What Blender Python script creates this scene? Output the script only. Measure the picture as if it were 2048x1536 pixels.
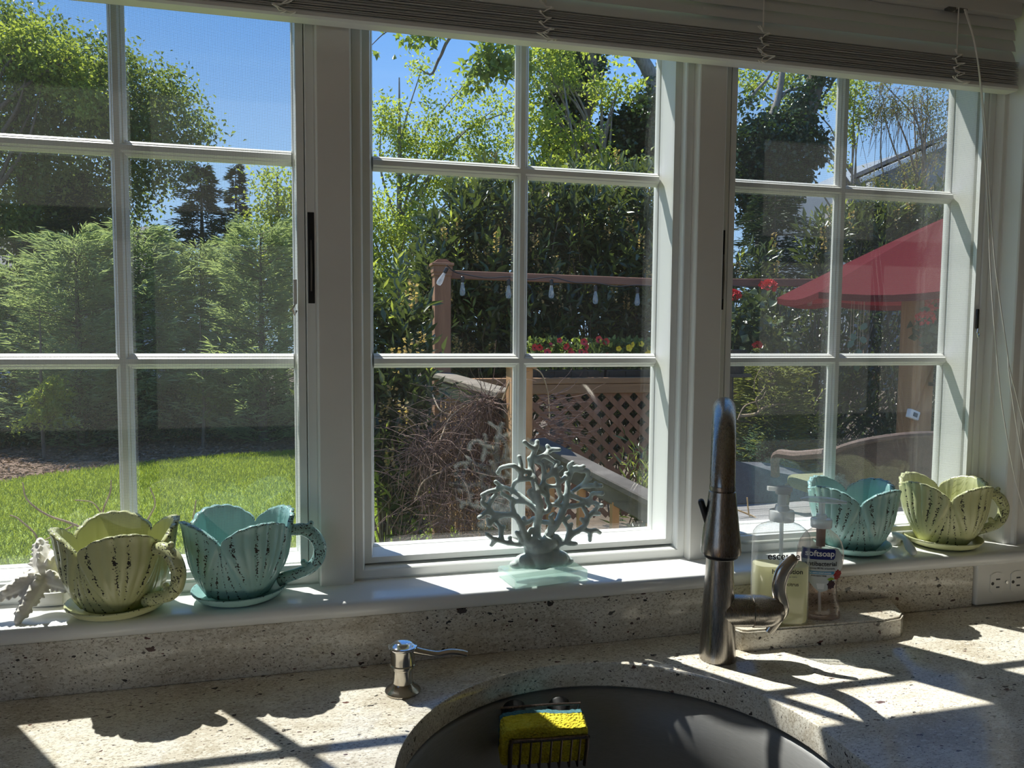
import bpy, bmesh, math, random
import numpy as np
from mathutils import Vector, Matrix, Euler
PI = math.pi
SC = bpy.context.scene
COL = SC.collection
for _o in list(bpy.data.objects):
    bpy.data.objects.remove(_o)
rnd = random.Random(7)

# ------------------------------------------------------------------ camera
cd = bpy.data.cameras.new('camera')
cam = bpy.data.objects.new('camera', cd)
COL.objects.link(cam)
cd.sensor_fit = 'HORIZONTAL'
cd.sensor_width = 36.0
cd.lens = 1540.0 / 2048.0 * 36.0
cd.clip_start = 0.02
cd.clip_end = 400
YAW, PITCH, ROLL = math.radians(14.19772), math.radians(-3.97100), math.radians(0.43131)
fw = Vector((math.sin(YAW) * math.cos(PITCH), math.cos(YAW) * math.cos(PITCH), math.sin(PITCH)))
rt0 = Vector((math.cos(YAW), -math.sin(YAW), 0))
up0 = rt0.cross(fw)
rt = math.cos(ROLL) * rt0 + math.sin(ROLL) * up0
up = -math.sin(ROLL) * rt0 + math.cos(ROLL) * up0
CAM = Vector((-0.28648, -1.07737, 0.42150))
cam.matrix_world = Matrix(((rt.x, up.x, -fw.x, CAM.x), (rt.y, up.y, -fw.y, CAM.y), (rt.z, up.z, -fw.z, CAM.z), (0, 0, 0, 1)))
SC.camera = cam

# ------------------------------------------------------------------ sky, sun, exposure
SUN = Vector((-0.335, 0.485, 1.0)).normalized()          # towards the sun
w = bpy.data.worlds.new('sky'); SC.world = w; w.use_nodes = True
nt = w.node_tree; nt.nodes.clear()
n_out = nt.nodes.new('ShaderNodeOutputWorld'); n_bg = nt.nodes.new('ShaderNodeBackground')
n_tc = nt.nodes.new('ShaderNodeTexCoord'); n_sep = nt.nodes.new('ShaderNodeSeparateXYZ'); n_cr = nt.nodes.new('ShaderNodeValToRGB')
nt.links.new(n_tc.outputs['Generated'], n_sep.inputs[0]); nt.links.new(n_sep.outputs['Z'], n_cr.inputs[0])
els = n_cr.color_ramp.elements
els[0].position = 0.0; els[0].color = (0.40, 0.60, 0.86, 1)
els[1].position = 0.75; els[1].color = (0.075, 0.22, 0.60, 1)
e = els.new(0.18); e.color = (0.31, 0.52, 0.84, 1)
e = els.new(0.37); e.color = (0.135, 0.33, 0.75, 1)
nt.links.new(n_cr.outputs[0], n_bg.inputs[0]); n_bg.inputs[1].default_value = 1.25
nt.links.new(n_bg.outputs[0], n_out.inputs[0])
sd = bpy.data.lights.new('sun', 'SUN'); sd.energy = 8.6; sd.angle = math.radians(0.53); sd.color = (1.0, 0.965, 0.91)
sun = bpy.data.objects.new('sun', sd); COL.objects.link(sun)
sun.rotation_euler = SUN.to_track_quat('Z', 'Y').to_euler()
vs = SC.view_settings
vs.view_transform = 'Standard'; vs.look = 'None'; vs.gamma = 1.0; vs.use_curve_mapping = False; vs.exposure = 0.22
try:
    SC.cycles.max_bounces = 12; SC.cycles.diffuse_bounces = 6; SC.cycles.transparent_max_bounces = 24
    SC.cycles.sample_clamp_indirect = 6.0; SC.cycles.caustics_reflective = False; SC.cycles.caustics_refractive = False
    SC.cycles.use_denoising = True
except Exception:
    pass

# ------------------------------------------------------------------ tagging
def tag(o, label=None, cat=None, group=None, kind=None):
    if label: o['label'] = label
    if cat: o['category'] = cat
    if group: o['group'] = group
    if kind: o['kind'] = kind
    return o

def thing(name, label=None, cat=None, loc=(0, 0, 0), rotz=0.0, group=None, kind=None):
    o = bpy.data.objects.new(name, None); COL.objects.link(o)
    o.empty_display_size = 0.05
    o.location = loc; o.rotation_euler = (0, 0, rotz)
    return tag(o, label, cat, group, kind)

def link(name, me, mat=None, parent=None, loc=None, kind=None, label=None):
    o = bpy.data.objects.new(name, me); COL.objects.link(o)
    if mat is not None and me.materials.get(mat.name) is None: me.materials.append(mat)
    if parent is not None: o.parent = parent
    if loc is not None: o.location = loc
    if kind: o['kind'] = kind
    if label: o['label'] = label
    return o

def obj(name, bm, mat, parent=None, smooth=35, kind=None, label=None, loc=None):
    me = bpy.data.meshes.new(name)
    bm.normal_update()
    bm.to_mesh(me); bm.free()
    if smooth:
        me.polygons.foreach_set('use_smooth', [True] * len(me.polygons))
        try: me.set_sharp_from_angle(angle=math.radians(smooth))
        except Exception: pass
    return link(name, me, mat, parent, loc, kind, label)

def copy_tree(o, parent=None):
    c = o.copy(); COL.objects.link(c)
    if parent is not None: c.parent = parent
    for ch in list(o.children): copy_tree(ch, c)
    return c

# ------------------------------------------------------------------ bmesh shapes
def box(bm, x0, x1, y0, y1, z0, z1, bev=0.0, seg=2, M=None):
    vs_ = [bm.verts.new(p) for p in ((x0, y0, z0), (x1, y0, z0), (x1, y1, z0), (x0, y1, z0), (x0, y0, z1), (x1, y0, z1), (x1, y1, z1), (x0, y1, z1))]
    fs = [bm.faces.new([vs_[i] for i in q]) for q in ((0, 3, 2, 1), (4, 5, 6, 7), (0, 1, 5, 4), (1, 2, 6, 5), (2, 3, 7, 6), (3, 0, 4, 7))]
    if bev > 0:
        ed = {e_ for f in fs for e_ in f.edges}
        r = bmesh.ops.bevel(bm, geom=list(ed), offset=bev, segments=seg, affect='EDGES', profile=0.5)
        vs_ = list({v for f in r['faces'] for v in f.verts} | {v for v in vs_ if v.is_valid})
    if M is not None:
        for v in vs_: v.co = M @ v.co
    return vs_

def nb(): return bmesh.new()

def boxobj(name, d, mat, parent=None, bev=0.0, M=None, **k):
    bm = nb(); box(bm, *d, bev=bev, M=M)
    return obj(name, bm, mat, parent, **k)

def lathe(bm, prof, n=32, cx=0, cy=0, sx=1.0, sy=1.0, cap0=True, cap1=True, M=None):
    rings = []
    for r, z in prof:
        ring = []
        for i in range(n):
            a = 2 * PI * i / n
            p = Vector((cx + r * sx * math.cos(a), cy + r * sy * math.sin(a), z))
            ring.append(bm.verts.new(M @ p if M else p))
        rings.append(ring)
    for a, b in zip(rings, rings[1:]):
        for i in range(n):
            j = (i + 1) % n
            bm.faces.new((a[i], a[j], b[j], b[i]))
    if cap0: bm.faces.new(list(reversed(rings[0])))
    if cap1: bm.faces.new(rings[-1])
    return rings

def catmull(pts, n=6):
    P = [Vector(p) for p in pts]
    if len(P) < 3: 
        return [P[0].lerp(P[-1], i / n) for i in range(n + 1)]
    out = []
    for i in range(len(P) - 1):
        p0 = P[i - 1] if i else P[0] * 2 - P[1]
        p1, p2 = P[i], P[i + 1]
        p3 = P[i + 2] if i + 2 < len(P) else P[-1] * 2 - P[-2]
        for k in range(n):
            t = k / n
            out.append(0.5 * ((2 * p1) + (p2 - p0) * t + (2 * p0 - 5 * p1 + 4 * p2 - p3) * t * t + (3 * p1 - p0 - 3 * p2 + p3) * t ** 3))
    out.append(P[-1])
    return out

def tube(bm, pts, rad, n=8, caps=True, flat=1.0, upv=None, closed=False):
    """sweep a circle (or ellipse, flat<1) along pts; rad a number or list"""
    P = [Vector(p) for p in pts]
    m = len(P)
    R = rad if isinstance(rad, (list, tuple)) else [rad] * m
    if len(R) != m:
        R = [float(np.interp(i / (m - 1), np.linspace(0, 1, len(R)), R)) for i in range(m)]
    T = []
    for i in range(m):
        if closed: d = P[(i + 1) % m] - P[i - 1]
        else: d = P[min(i + 1, m - 1)] - P[max(i - 1, 0)]
        T.append(d.normalized() if d.length > 1e-12 else Vector((0, 0, 1)))
    u = Vector(upv) if upv is not None else (Vector((0, 0, 1)) if abs(T[0].z) < 0.9 else Vector((1, 0, 0)))
    u = (u - T[0] * u.dot(T[0])).normalized()
    rings = []
    for i in range(m):
        if upv is not None: u = Vector(upv)
        u = (u - T[i] * u.dot(T[i]))
        u = u.normalized() if u.length > 1e-9 else T[i].orthogonal().normalized()
        v = T[i].cross(u)
        rings.append([bm.verts.new(P[i] + (u * math.cos(2 * PI * k / n) + v * math.sin(2 * PI * k / n) * flat) * R[i]) for k in range(n)])
    prs = list(zip(rings, rings[1:])) + ([(rings[-1], rings[0])] if closed else [])
    for a, b in prs:
        for k in range(n):
            j = (k + 1) % n
            bm.faces.new((a[k], a[j], b[j], b[k]))
    if caps and not closed:
        bm.faces.new(list(reversed(rings[0]))); bm.faces.new(rings[-1])
    return rings

def roundtube(bm, pts, rad, n=10):
    """tube with rounded ends"""
    P = [Vector(p) for p in pts]
    R = list(rad) if isinstance(rad, (list, tuple)) else [rad] * len(P)
    if len(R) != len(P): R = [float(np.interp(i / (len(P) - 1), np.linspace(0, 1, len(R)), R)) for i in range(len(P))]
    d0 = (P[0] - P[1]).normalized(); d1 = (P[-1] - P[-2]).normalized()
    pre = [(P[0] + d0 * R[0] * c, R[0] * s) for c, s in ((0.98, 0.2), (0.8, 0.6), (0.45, 0.9))]
    post = [(P[-1] + d1 * R[-1] * c, R[-1] * s) for c, s in ((0.45, 0.9), (0.8, 0.6), (0.98, 0.2))]
    tube(bm, [p for p, _ in pre] + P + [p for p, _ in post], [r for _, r in pre] + R + [r for _, r in post], n)

def sphere(bm, c, r, seg=12, rings=8, s=(1, 1, 1)):
    M = Matrix.Translation(c) @ Matrix.Diagonal((*s, 1))
    bmesh.ops.create_uvsphere(bm, u_segments=seg, v_segments=rings, radius=r, matrix=M)

def frame_sweep(bm, x0, x1, z0, z1, prof, kb=1.0, kt=1.0):
    """sweep a closed profile [(e, y)] round a rectangle with mitred corners; e grows outwards from the opening"""
    rings = []
    for cx, cz, sx, sz, k in ((x0, z0, -1, -1, kb), (x1, z0, 1, -1, kb), (x1, z1, 1, 1, kt), (x0, z1, -1, 1, kt)):
        rings.append([bm.verts.new((cx + sx * e_, y, cz + sz * e_ * k)) for e_, y in prof])
    n = len(prof)
    for i in range(4):
        a, b = rings[i], rings[(i + 1) % 4]
        for k in range(n):
            j = (k + 1) % n
            bm.faces.new((a[k], a[j], b[j], b[k]))
    bmesh.ops.recalc_face_normals(bm, faces=bm.faces[:])

def prism(bm, poly, axis, a, b, M=None):
    """extrude a 2D polygon along an axis ('x': poly=(y,z), 'y': (x,z), 'z': (x,y))"""
    def P(p, t):
        q = {'x': (t, p[0], p[1]), 'y': (p[0], t, p[1]), 'z': (p[0], p[1], t)}[axis]
        return M @ Vector(q) if M else q
    A = [bm.verts.new(P(p, a)) for p in poly]; B = [bm.verts.new(P(p, b)) for p in poly]
    n = len(poly)
    fs = [bm.faces.new((A[i], A[(i + 1) % n], B[(i + 1) % n], B[i])) for i in range(n)]
    fs.append(bm.faces.new(list(reversed(A)))); fs.append(bm.faces.new(B))
    bmesh.ops.recalc_face_normals(bm, faces=fs)

def beam(bm, p, q, w_, h_, bev=0.0, upv=(0, 0, 1)):
    """a rectangular bar from p to q, w_ wide (sideways) and h_ deep (along upv)"""
    p, q = Vector(p), Vector(q); t = (q - p); L = t.length; t.normalize()
    u = Vector(upv); u = (u - t * u.dot(t)).normalized(); s = t.cross(u)
    M = Matrix(((t.x, s.x, u.x, p.x), (t.y, s.y, u.y, p.y), (t.z, s.z, u.z, p.z), (0, 0, 0, 1)))
    box(bm, 0, L, -w_ / 2, w_ / 2, -h_ / 2, h_ / 2, bev=bev, seg=1, M=M)

# ------------------------------------------------------------------ materials
class NT:
    def __init__(s, name):
        s.m = bpy.data.materials.new(name); s.m.use_nodes = True
        s.t = s.m.node_tree; s.t.nodes.clear()
        s.out = s.n('OutputMaterial')
    def n(s, typ, **k):
        nd = s.t.nodes.new('ShaderNode' + typ)
        for a, v in k.items():
            if a.startswith('i_'):
                key = a[2:].replace('_', ' ')
                nd.inputs[int(key) if key.isdigit() else key].default_value = v
            else: setattr(nd, a, v)
        return nd
    def l(s, a, b): s.t.links.new(a, b)
    def pr(s, **k):
        p = s.n('BsdfPrincipled')
        for a, v in k.items(): p.inputs[a.replace('_', ' ')].default_value = v
        s.l(p.outputs[0], s.out.inputs[0]); s.p = p
        return p
    def obj(s, scale=None):
        tc = s.n('TexCoord')
        if scale is None: return tc.outputs['Object']
        mp = s.n('Mapping'); mp.inputs['Scale'].default_value = scale if isinstance(scale, tuple) else (scale,) * 3
        s.l(tc.outputs['Object'], mp.inputs[0]); return mp.outputs[0]
    def noise(s, vec, scale, detail=3, rough=0.5, dist=0.0):
        nd = s.n('TexNoise'); nd.inputs['Scale'].default_value = scale; nd.inputs['Detail'].default_value = detail
        nd.inputs['Roughness'].default_value = rough; nd.inputs['Distortion'].default_value = dist
        s.l(vec, nd.inputs['Vector']); return nd.outputs['Fac']
    def ramp(s, fac, stops, interp='LINEAR'):
        nd = s.n('ValToRGB'); cr = nd.color_ramp; cr.interpolation = interp
        while len(cr.elements) < len(stops): cr.elements.new(0.5)
        for el, (p, c) in zip(cr.elements, stops):
            el.position = p; el.color = (*c, 1) if len(c) == 3 else c
        s.l(fac, nd.inputs[0]); return nd.outputs[0]
    def mix(s, fac, a, b):
        nd = s.n('Mix', data_type='RGBA')
        for sock, v in ((nd.inputs[0], fac), (nd.inputs[6], a), (nd.inputs[7], b)):
            if isinstance(v, (int, float)): sock.default_value = v
            elif isinstance(v, tuple): sock.default_value = (*v, 1) if len(v) == 3 else v
            else: s.l(v, sock)
        return nd.outputs[2]
    def math(s, op, a, b=None, c=None):
        nd = s.n('Math', operation=op)
        for i, v in enumerate((a, b, c)):
            if v is None: continue
            if isinstance(v, (int, float)): nd.inputs[i].default_value = v
            else: s.l(v, nd.inputs[i])
        return nd.outputs[0]
    def bump(s, h, strength=0.3, dist=0.002):
        b = s.n('Bump'); b.inputs['Strength'].default_value = strength; b.inputs['Distance'].default_value = dist
        s.l(h, b.inputs['Height']); s.l(b.outputs[0], s.p.inputs['Normal']); return b

def srgb(r, g, b):
    f = lambda c: (c / 255 / 12.92) if c / 255 <= 0.04045 else ((c / 255 + 0.055) / 1.055) ** 2.4
    return (f(r), f(g), f(b))

def plain(name, col, rough=0.5, metal=0.0, noise=0.0, nscale=20.0, spec=0.5, **k):
    t = NT(name); p = t.pr(Base_Color=(*col, 1), Roughness=rough, Metallic=metal, **k)
    p.inputs['Specular IOR Level'].default_value = spec
    if noise:
        f = t.noise(t.obj(), nscale, 4)
        lo = tuple(c * (1 - noise) for c in col); hi = tuple(min(1, c * (1 + noise)) for c in col)
        t.l(t.ramp(f, [(0.3, lo), (0.7, hi)]), p.inputs['Base Color'])
    return t.m

# ================================================================== materials of the room
M_white = plain('painted_wood_white', (0.80, 0.785, 0.735), 0.42, noise=0.03, nscale=9)
M_vinyl = plain('window_vinyl_white', (0.82, 0.83, 0.80), 0.34, noise=0.02, nscale=14)
M_wall = plain('wall_paint', (0.74, 0.67, 0.54), 0.7, noise=0.03, nscale=5)
M_floor = plain('floor_wood', (0.40, 0.26, 0.15), 0.45, noise=0.3, nscale=6)
M_ceil = plain('ceiling_paint', (0.80, 0.79, 0.76), 0.8, noise=0.02, nscale=5)
M_black = plain('black_plastic', (0.012, 0.012, 0.013), 0.4)

def granite():
    t = NT('speckled_granite'); p = t.pr(Roughness=0.12); p.inputs['Specular IOR Level'].default_value = 0.45
    v = t.obj()
    st = t.n('Mapping'); st.inputs['Scale'].default_value = (1.0, 1.9, 1.6); st.inputs['Rotation'].default_value = (0.2, 0.1, 0.5); t.l(v, st.inputs[0]); sv = st.outputs[0]
    big = t.noise(sv, 8, 5, 0.62, 0.8)
    c = t.ramp(big, [(0.25, srgb(184, 172, 150)), (0.45, srgb(214, 206, 190)), (0.6, srgb(230, 225, 212)), (0.78, srgb(212, 200, 174))])
    for sc_, thr, op, col, am in ((240, .44, 'LESS_THAN', srgb(150, 138, 116), .6), (150, .59, 'GREATER_THAN', srgb(244, 240, 228), .6), (330, .36, 'LESS_THAN', srgb(96, 88, 78), .55)):
        f = t.noise(sv, sc_, 3, 0.65, .3); c = t.mix(t.math('MULTIPLY', t.math(op, f, thr), am), c, col)
    drift = t.noise(sv, 11, 3, .6)
    # dark grains of three sizes, gathered in drifts, irregular in outline
    for sc_, cut, k, warp in ((58, 1.075, .85, .014), (115, 1.03, .72, .008), (230, .99, .66, .003)):
        wv = t.n('TexNoise'); wv.inputs['Scale'].default_value = 130; t.l(sv, wv.inputs['Vector'])
        wm = t.n('VectorMath', operation='MULTIPLY_ADD'); t.l(wv.outputs['Color'], wm.inputs[0]); wm.inputs[1].default_value = (warp,) * 3; t.l(sv, wm.inputs[2])
        vo = t.n('TexVoronoi', feature='F1'); vo.inputs['Scale'].default_value = sc_; t.l(wm.outputs[0], vo.inputs['Vector'])
        sp_ = t.n('SeparateColor'); t.l(vo.outputs['Color'], sp_.inputs[0])
        rad = t.math('MULTIPLY', t.math('SUBTRACT', sp_.outputs[0], t.math('SUBTRACT', cut, t.math('MULTIPLY', drift, 0.62))), k * 1.35)
        dark = t.math('LESS_THAN', vo.outputs['Distance'], rad)
        dcol = t.ramp(sp_.outputs[1], [(0.0, (0.014, 0.012, 0.013)), (0.6, (0.035, 0.028, 0.026)), (0.8, (0.11, 0.03, 0.025)), (1.0, (0.05, 0.045, 0.05))])
        c = t.mix(t.math('MULTIPLY', dark, .93), c, dcol)
    t.l(c, p.inputs['Base Color'])
    return t.m
M_granite = granite()

def glassmat(name, ior=1.6, tint=(0.97, 0.99, 0.98), haze=0.0):
    t = NT(name)
    tr = t.n('BsdfTransparent'); tr.inputs[0].default_value = (*tint, 1)
    gl = t.n('BsdfGlossy'); gl.inputs['Roughness'].default_value = 0.0
    lw = t.n('LayerWeight'); lw.inputs[0].default_value = 0.5
    f0 = ((ior - 1) / (ior + 1)) ** 2
    fr = t.math('MULTIPLY_ADD', t.math('POWER', lw.outputs['Facing'], 5.0), 1 - f0, f0)
    mx = t.n('MixShader'); t.l(fr, mx.inputs[0]); t.l(tr.outputs[0], mx.inputs[1]); t.l(gl.outputs[0], mx.inputs[2])
    last = mx.outputs[0]
    if haze:
        df = t.n('BsdfTranslucent'); df.inputs[0].default_value = (0.9, 0.9, 0.88, 1)
        m2 = t.n('MixShader'); t.l(last, m2.inputs[1]); t.l(df.outputs[0], m2.inputs[2])
        f = t.noise(t.obj(), 6, 4, 0.6)
        t.l(t.math('MULTIPLY', t.math('POWER', f, 2.0), haze * 2.5), m2.inputs[0]); last = m2.outputs[0]
    t.l(last, t.out.inputs[0])
    return t.m
M_glass = glassmat('window_glass', 1.68, (0.97, 0.985, 0.975), haze=0.0035)

def screenmat():
    t = NT('insect_screen_mesh')
    v = t.obj(); sp = t.n('SeparateXYZ'); t.l(v, sp.inputs[0])
    PIT = 0.0015
    def wire(a):
        fr_ = t.math('FRACT', t.math('DIVIDE', t.math('ADD', a, 5.0), PIT))
        return t.math('LESS_THAN', t.math('ABSOLUTE', t.math('SUBTRACT', fr_, 0.5)), 0.055)
    m = t.math('MAXIMUM', wire(sp.outputs[0]), wire(sp.outputs[2]))
    tr = t.n('BsdfTransparent'); df = t.n('BsdfDiffuse'); df.inputs[0].default_value = (0.08, 0.08, 0.08, 1)
    tl = t.n('BsdfTranslucent'); tl.inputs[0].default_value = (0.115, 0.115, 0.11, 1)
    a = t.n('AddShader'); t.l(df.outputs[0], a.inputs[0]); t.l(tl.outputs[0], a.inputs[1])
    mx = t.n('MixShader'); t.l(m, mx.inputs[0]); t.l(tr.outputs[0], mx.inputs[1]); t.l(a.outputs[0], mx.inputs[2])
    t.l(mx.outputs[0], t.out.inputs[0]); return t.m
M_screen = screenmat()

# ================================================================== the room shell
FZ, CZ = -0.92, 1.62
XL, XR, YB = -2.3, 2.5, -3.9
YW = -0.085                          # room face of the window wall
WX, WZ0, WZ1 = 0.786, 0.060, 0.935   # rough opening
def struct(name, bm, m, parent=None, **k):
    return obj(name, bm, m, parent, kind='structure' if parent is None else None, **k)
bm = nb(); box(bm, XL - .15, XR + .15, YB - .15, 0.16, FZ - .1, FZ); struct('floor', bm, M_floor, smooth=0)
bm = nb(); box(bm, XL - .15, XR + .15, YB - .15, 0.16, CZ, CZ + .1); struct('ceiling', bm, M_ceil, smooth=0)
bm = nb()
box(bm, XL - .15, -WX, YW, 0.05, FZ, CZ); box(bm, WX, XR + .15, YW, 0.05, FZ, CZ)
box(bm, -WX, WX, YW, 0.05, FZ, WZ0); box(bm, -WX, WX, YW, 0.07, WZ1, CZ)
struct('wall_front', bm, M_wall, smooth=0)
bm = nb()                            # left wall with an unseen opening added so sky light fills the room
box(bm, XL - .15, XL, YB, -3.0, FZ, CZ); box(bm, XL - .15, XL, -1.3, YW, FZ, CZ); box(bm, XL - .15, XL, -3.0, -1.3, 1.15, CZ); box(bm, XL - .15, XL, -3.0, -1.3, FZ, -.3)
struct('wall_left', bm, M_wall, smooth=0)
bm = nb(); box(bm, XR, XR + .15, YB, YW, FZ, CZ); struct('wall_right', bm, M_wall, smooth=0)
bm = nb()
box(bm, XL - .15, XR + .15, YB - .12, YB, FZ, CZ)
struct('wall_back', bm, M_wall, smooth=0)

# ------------------------------------------------------------------ windows
GA, GZ0, GZ1 = 0.2105, 0.1175, 0.912     # half glass width, glass bottom and top
ZM = (0.378, 0.648)
SASH = [(0, .012), (.0018, .008), (.0028, .0075), (.0035, .003), (.0046, .0), (.0052, -.028), (.0068, -.0335), (.0165, -.034), (.0165, .021), (.004, .021), (0, .019)]
FRAME = [(.0168, -.010), (.0168, -.040), (.0180, -.0455), (.0195, -.047), (.0290, -.047), (.0325, -.045), (.0325, .030), (.0168, .030)]
MUN = [(.0034, 0), (.0056, .0035), (.0066, .0037), (.0098, .0085), (.0100, .0124), (-.0100, .0124), (-.0098, .0085), (-.0066, .0037), (-.0056, .0035), (-.0034, 0)]
def make_window(i, cx, screen):
    w_ = thing('window_%d' % i, loc=(cx, 0, 0), kind='structure')
    bm = nb(); frame_sweep(bm, -GA, GA, GZ0, GZ1, FRAME, kb=.985); obj('window_frame', bm, M_vinyl, w_, smooth=25)
    bm = nb(); frame_sweep(bm, -GA, GA, GZ0, GZ1, SASH, kb=.8); obj('sash', bm, M_vinyl, w_, smooth=25)
    bm = nb(); prism(bm, MUN, 'z', GZ0, GZ1); obj('muntin', bm, M_vinyl, w_, smooth=25)
    for z in ZM:
        for s in (-1, 1):
            bm = nb(); prism(bm, [(y, z + a) for a, y in MUN], 'x', min(s * GA, s * .0034), max(s * GA, s * .0034)); obj('muntin', bm, M_vinyl, w_, smooth=25)
    zs = [GZ0 - .003, ZM[0], ZM[1], GZ1 + .003]
    for s in (-1, 1):
        for k in range(3):
            bm = nb()
            xa, xb = (-GA - .003, -.0035) if s < 0 else (.0035, GA + .003)
            box(bm, xa, xb, .0130, .0190, zs[k] + (.0035 if k else 0), zs[k + 1] - (.0035 if k < 2 else 0)); obj('pane', bm, M_glass, w_, smooth=0)
    if screen:
        FR = [(.0165, -.0385), (.0075, -.0385), (.0075, -.0455), (.0165, -.0455)]
        bm = nb(); frame_sweep(bm, -GA, GA, GZ0, GZ1, FR, kb=.8); obj('screen_frame', bm, M_vinyl, w_, smooth=0)
        bm = nb(); q = .0085
        f = bm.faces.new([bm.verts.new(p) for p in ((-GA - q, -.0415, GZ0 - q), (GA + q, -.0415, GZ0 - q), (GA + q, -.0415, GZ1 + q), (-GA - q, -.0415, GZ1 + q))])
        obj('screen_mesh', bm, M_screen, w_, smooth=0)
    return w_
SX = 0.528
win_l = make_window(1, -SX, True)
win_m = make_window(2, 0.0, False)
win_r = make_window(3, SX, True)

# lock slots in the jambs of the two casements, the levers inside, small screen latches
for w_, sx in ((win_l, 1), (win_r, -1)):
    bm = nb(); xs = sx * (GA + .0245); hw = .0042 if sx > 0 else .0018; box(bm, xs - hw, xs + hw, -.0478, -.0462, .4545, .5705, bev=.0006)
    lk = obj('lock_slot', bm, M_black, w_, smooth=0, label='black lock slot')
    bm = nb(); tube(bm, [(xs, -.0485, .470), (xs + .0004, -.0492, .50), (xs, -.0485, .535)], [.0009, .0013, .0009], 6)
    obj('lock_lever', bm, plain('worn_steel_%d' % sx, (.25, .24, .22), .35, .9), lk)
M_steel = plain('bright_steel', (.6, .6, .58), .25, 1.0)
M_dark = plain('dark_bronze', (.05, .045, .04), .35, .6)
for w_, x, z in ((win_l, GA + .004, .475), (win_r, GA + .012, .452)):
    bm = nb(); box(bm, x - .002, x + .0025, -.050, -.0465, z - .022, z + .010, bev=.001); c_ = obj('screen_latch', bm, (M_vinyl if w_ is win_l else M_dark), w_)
    bm = nb(); tube(bm, [(x, -.051, z - .022), (x - .003, -.053, z - .028), (x - .0005, -.052, z - .036), (x + .002, -.0515, z - .030)], .0012, 6); obj('latch_ring', bm, M_steel, c_)

# ------------------------------------------------------------------ mullion casings, side and head trim, sill
def casing(n, x0, x1):
    bm = nb()
    prism(bm, [(x0, -.047), (x0 + .0016, -.0585), (x0 + .003, -.060), (x1 - .003, -.060), (x1 - .0016, -.0585), (x1, -.047), (x1, .03), (x0, .03)], 'z', .0845, .935)
    struct('trim_%d' % n, bm, M_white, smooth=25)
casing(1, -.2870, -.2410); casing(2, .2410, .2870)
for n, s in ((3, -1), (4, 1)):            # side jamb liners and the moulded casing that stands on the sill
    bm = nb()
    a = [(.7690, -.047), (.7700, -.0575), (.7715, -.0600), (.7770, -.0605), (.7780, -.0620), (.7780, -.0900), (.7792, -.0925), (.7830, -.0940), (.7900, -.0945), (.7925, -.0985), (.7960, -.0995), (.8000, -.0960), (.8060, -.0955), (.8300, -.0985), (.8390, -.1040), (.8480, -.1060), (.8520, -.1030), (.8540, YW + .001), (.7790, YW + .001), (.7790, .03), (.7690, .03)]
    a = [(s * x, y) for x, y in a]
    prism(bm, a, 'z', .0845, .99); struct('trim_%d' % n, bm, M_white, smooth=25)
bm = nb(); box(bm, -.777, .777, -.0845, .049, .9295, .9345); box(bm, -.777, .777, -.098, -.0862, .935, .99, bev=.002)
struct('trim_5', bm, M_white, smooth=25)
bm = nb()                                # the stool: deep sill with a rounded nose
zt = .0855
prof = [(.06, zt), (-.118, zt), (-.124, zt - .0006), (-.1285, zt - .0028), (-.1312, zt - .0068), (-.1318, zt - .0110), (-.1300, zt - .0160), (-.1262, zt - .0195), (-.122, zt - .0210), (.06, zt - .021)]
prism(bm, prof, 'x', -.93, .93); sill = struct('trim_7', bm, M_white, smooth=40); sill['label'] = 'white window sill'
M_sill = plain('sill_gloss_white', (.83, .83, .81), .16, noise=.015, nscale=8); sill.data.materials.clear(); sill.data.materials.append(M_sill)

# ------------------------------------------------------------------ counter, sink, backsplash, ledge
SCX, SCY, SR = 0.005, -0.400, 0.2265
def sink_contour(off=0.0, n_half=48):
    R = SR + off
    pts = [(SCX + R * math.cos(a), SCY + R * math.sin(a)) for a in np.linspace(0, PI, n_half)]
    k = 14
    r = .07
    yb = -0.575 - off
    left = [(SCX - R, SCY - (SCY - yb - r) * i / k) for i in range(1, k + 1)]
    corner = [(SCX - R + r - r * math.cos(a), yb + r - r * math.sin(a)) for a in np.linspace(0, PI / 2, 9)[1:]]
    bot = [(SCX - R + r + (2 * R - 2 * r) * i / k, yb) for i in range(1, k + 1)]
    corner2 = [(SCX + R - r + r * math.sin(a), yb + r - r * math.cos(a)) for a in np.linspace(0, PI / 2, 9)[1:]]
    right = [(SCX + R, yb + r + (SCY - yb - r) * i / k) for i in range(1, k)]
    return pts + left + corner + bot + corner2 + right
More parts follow.
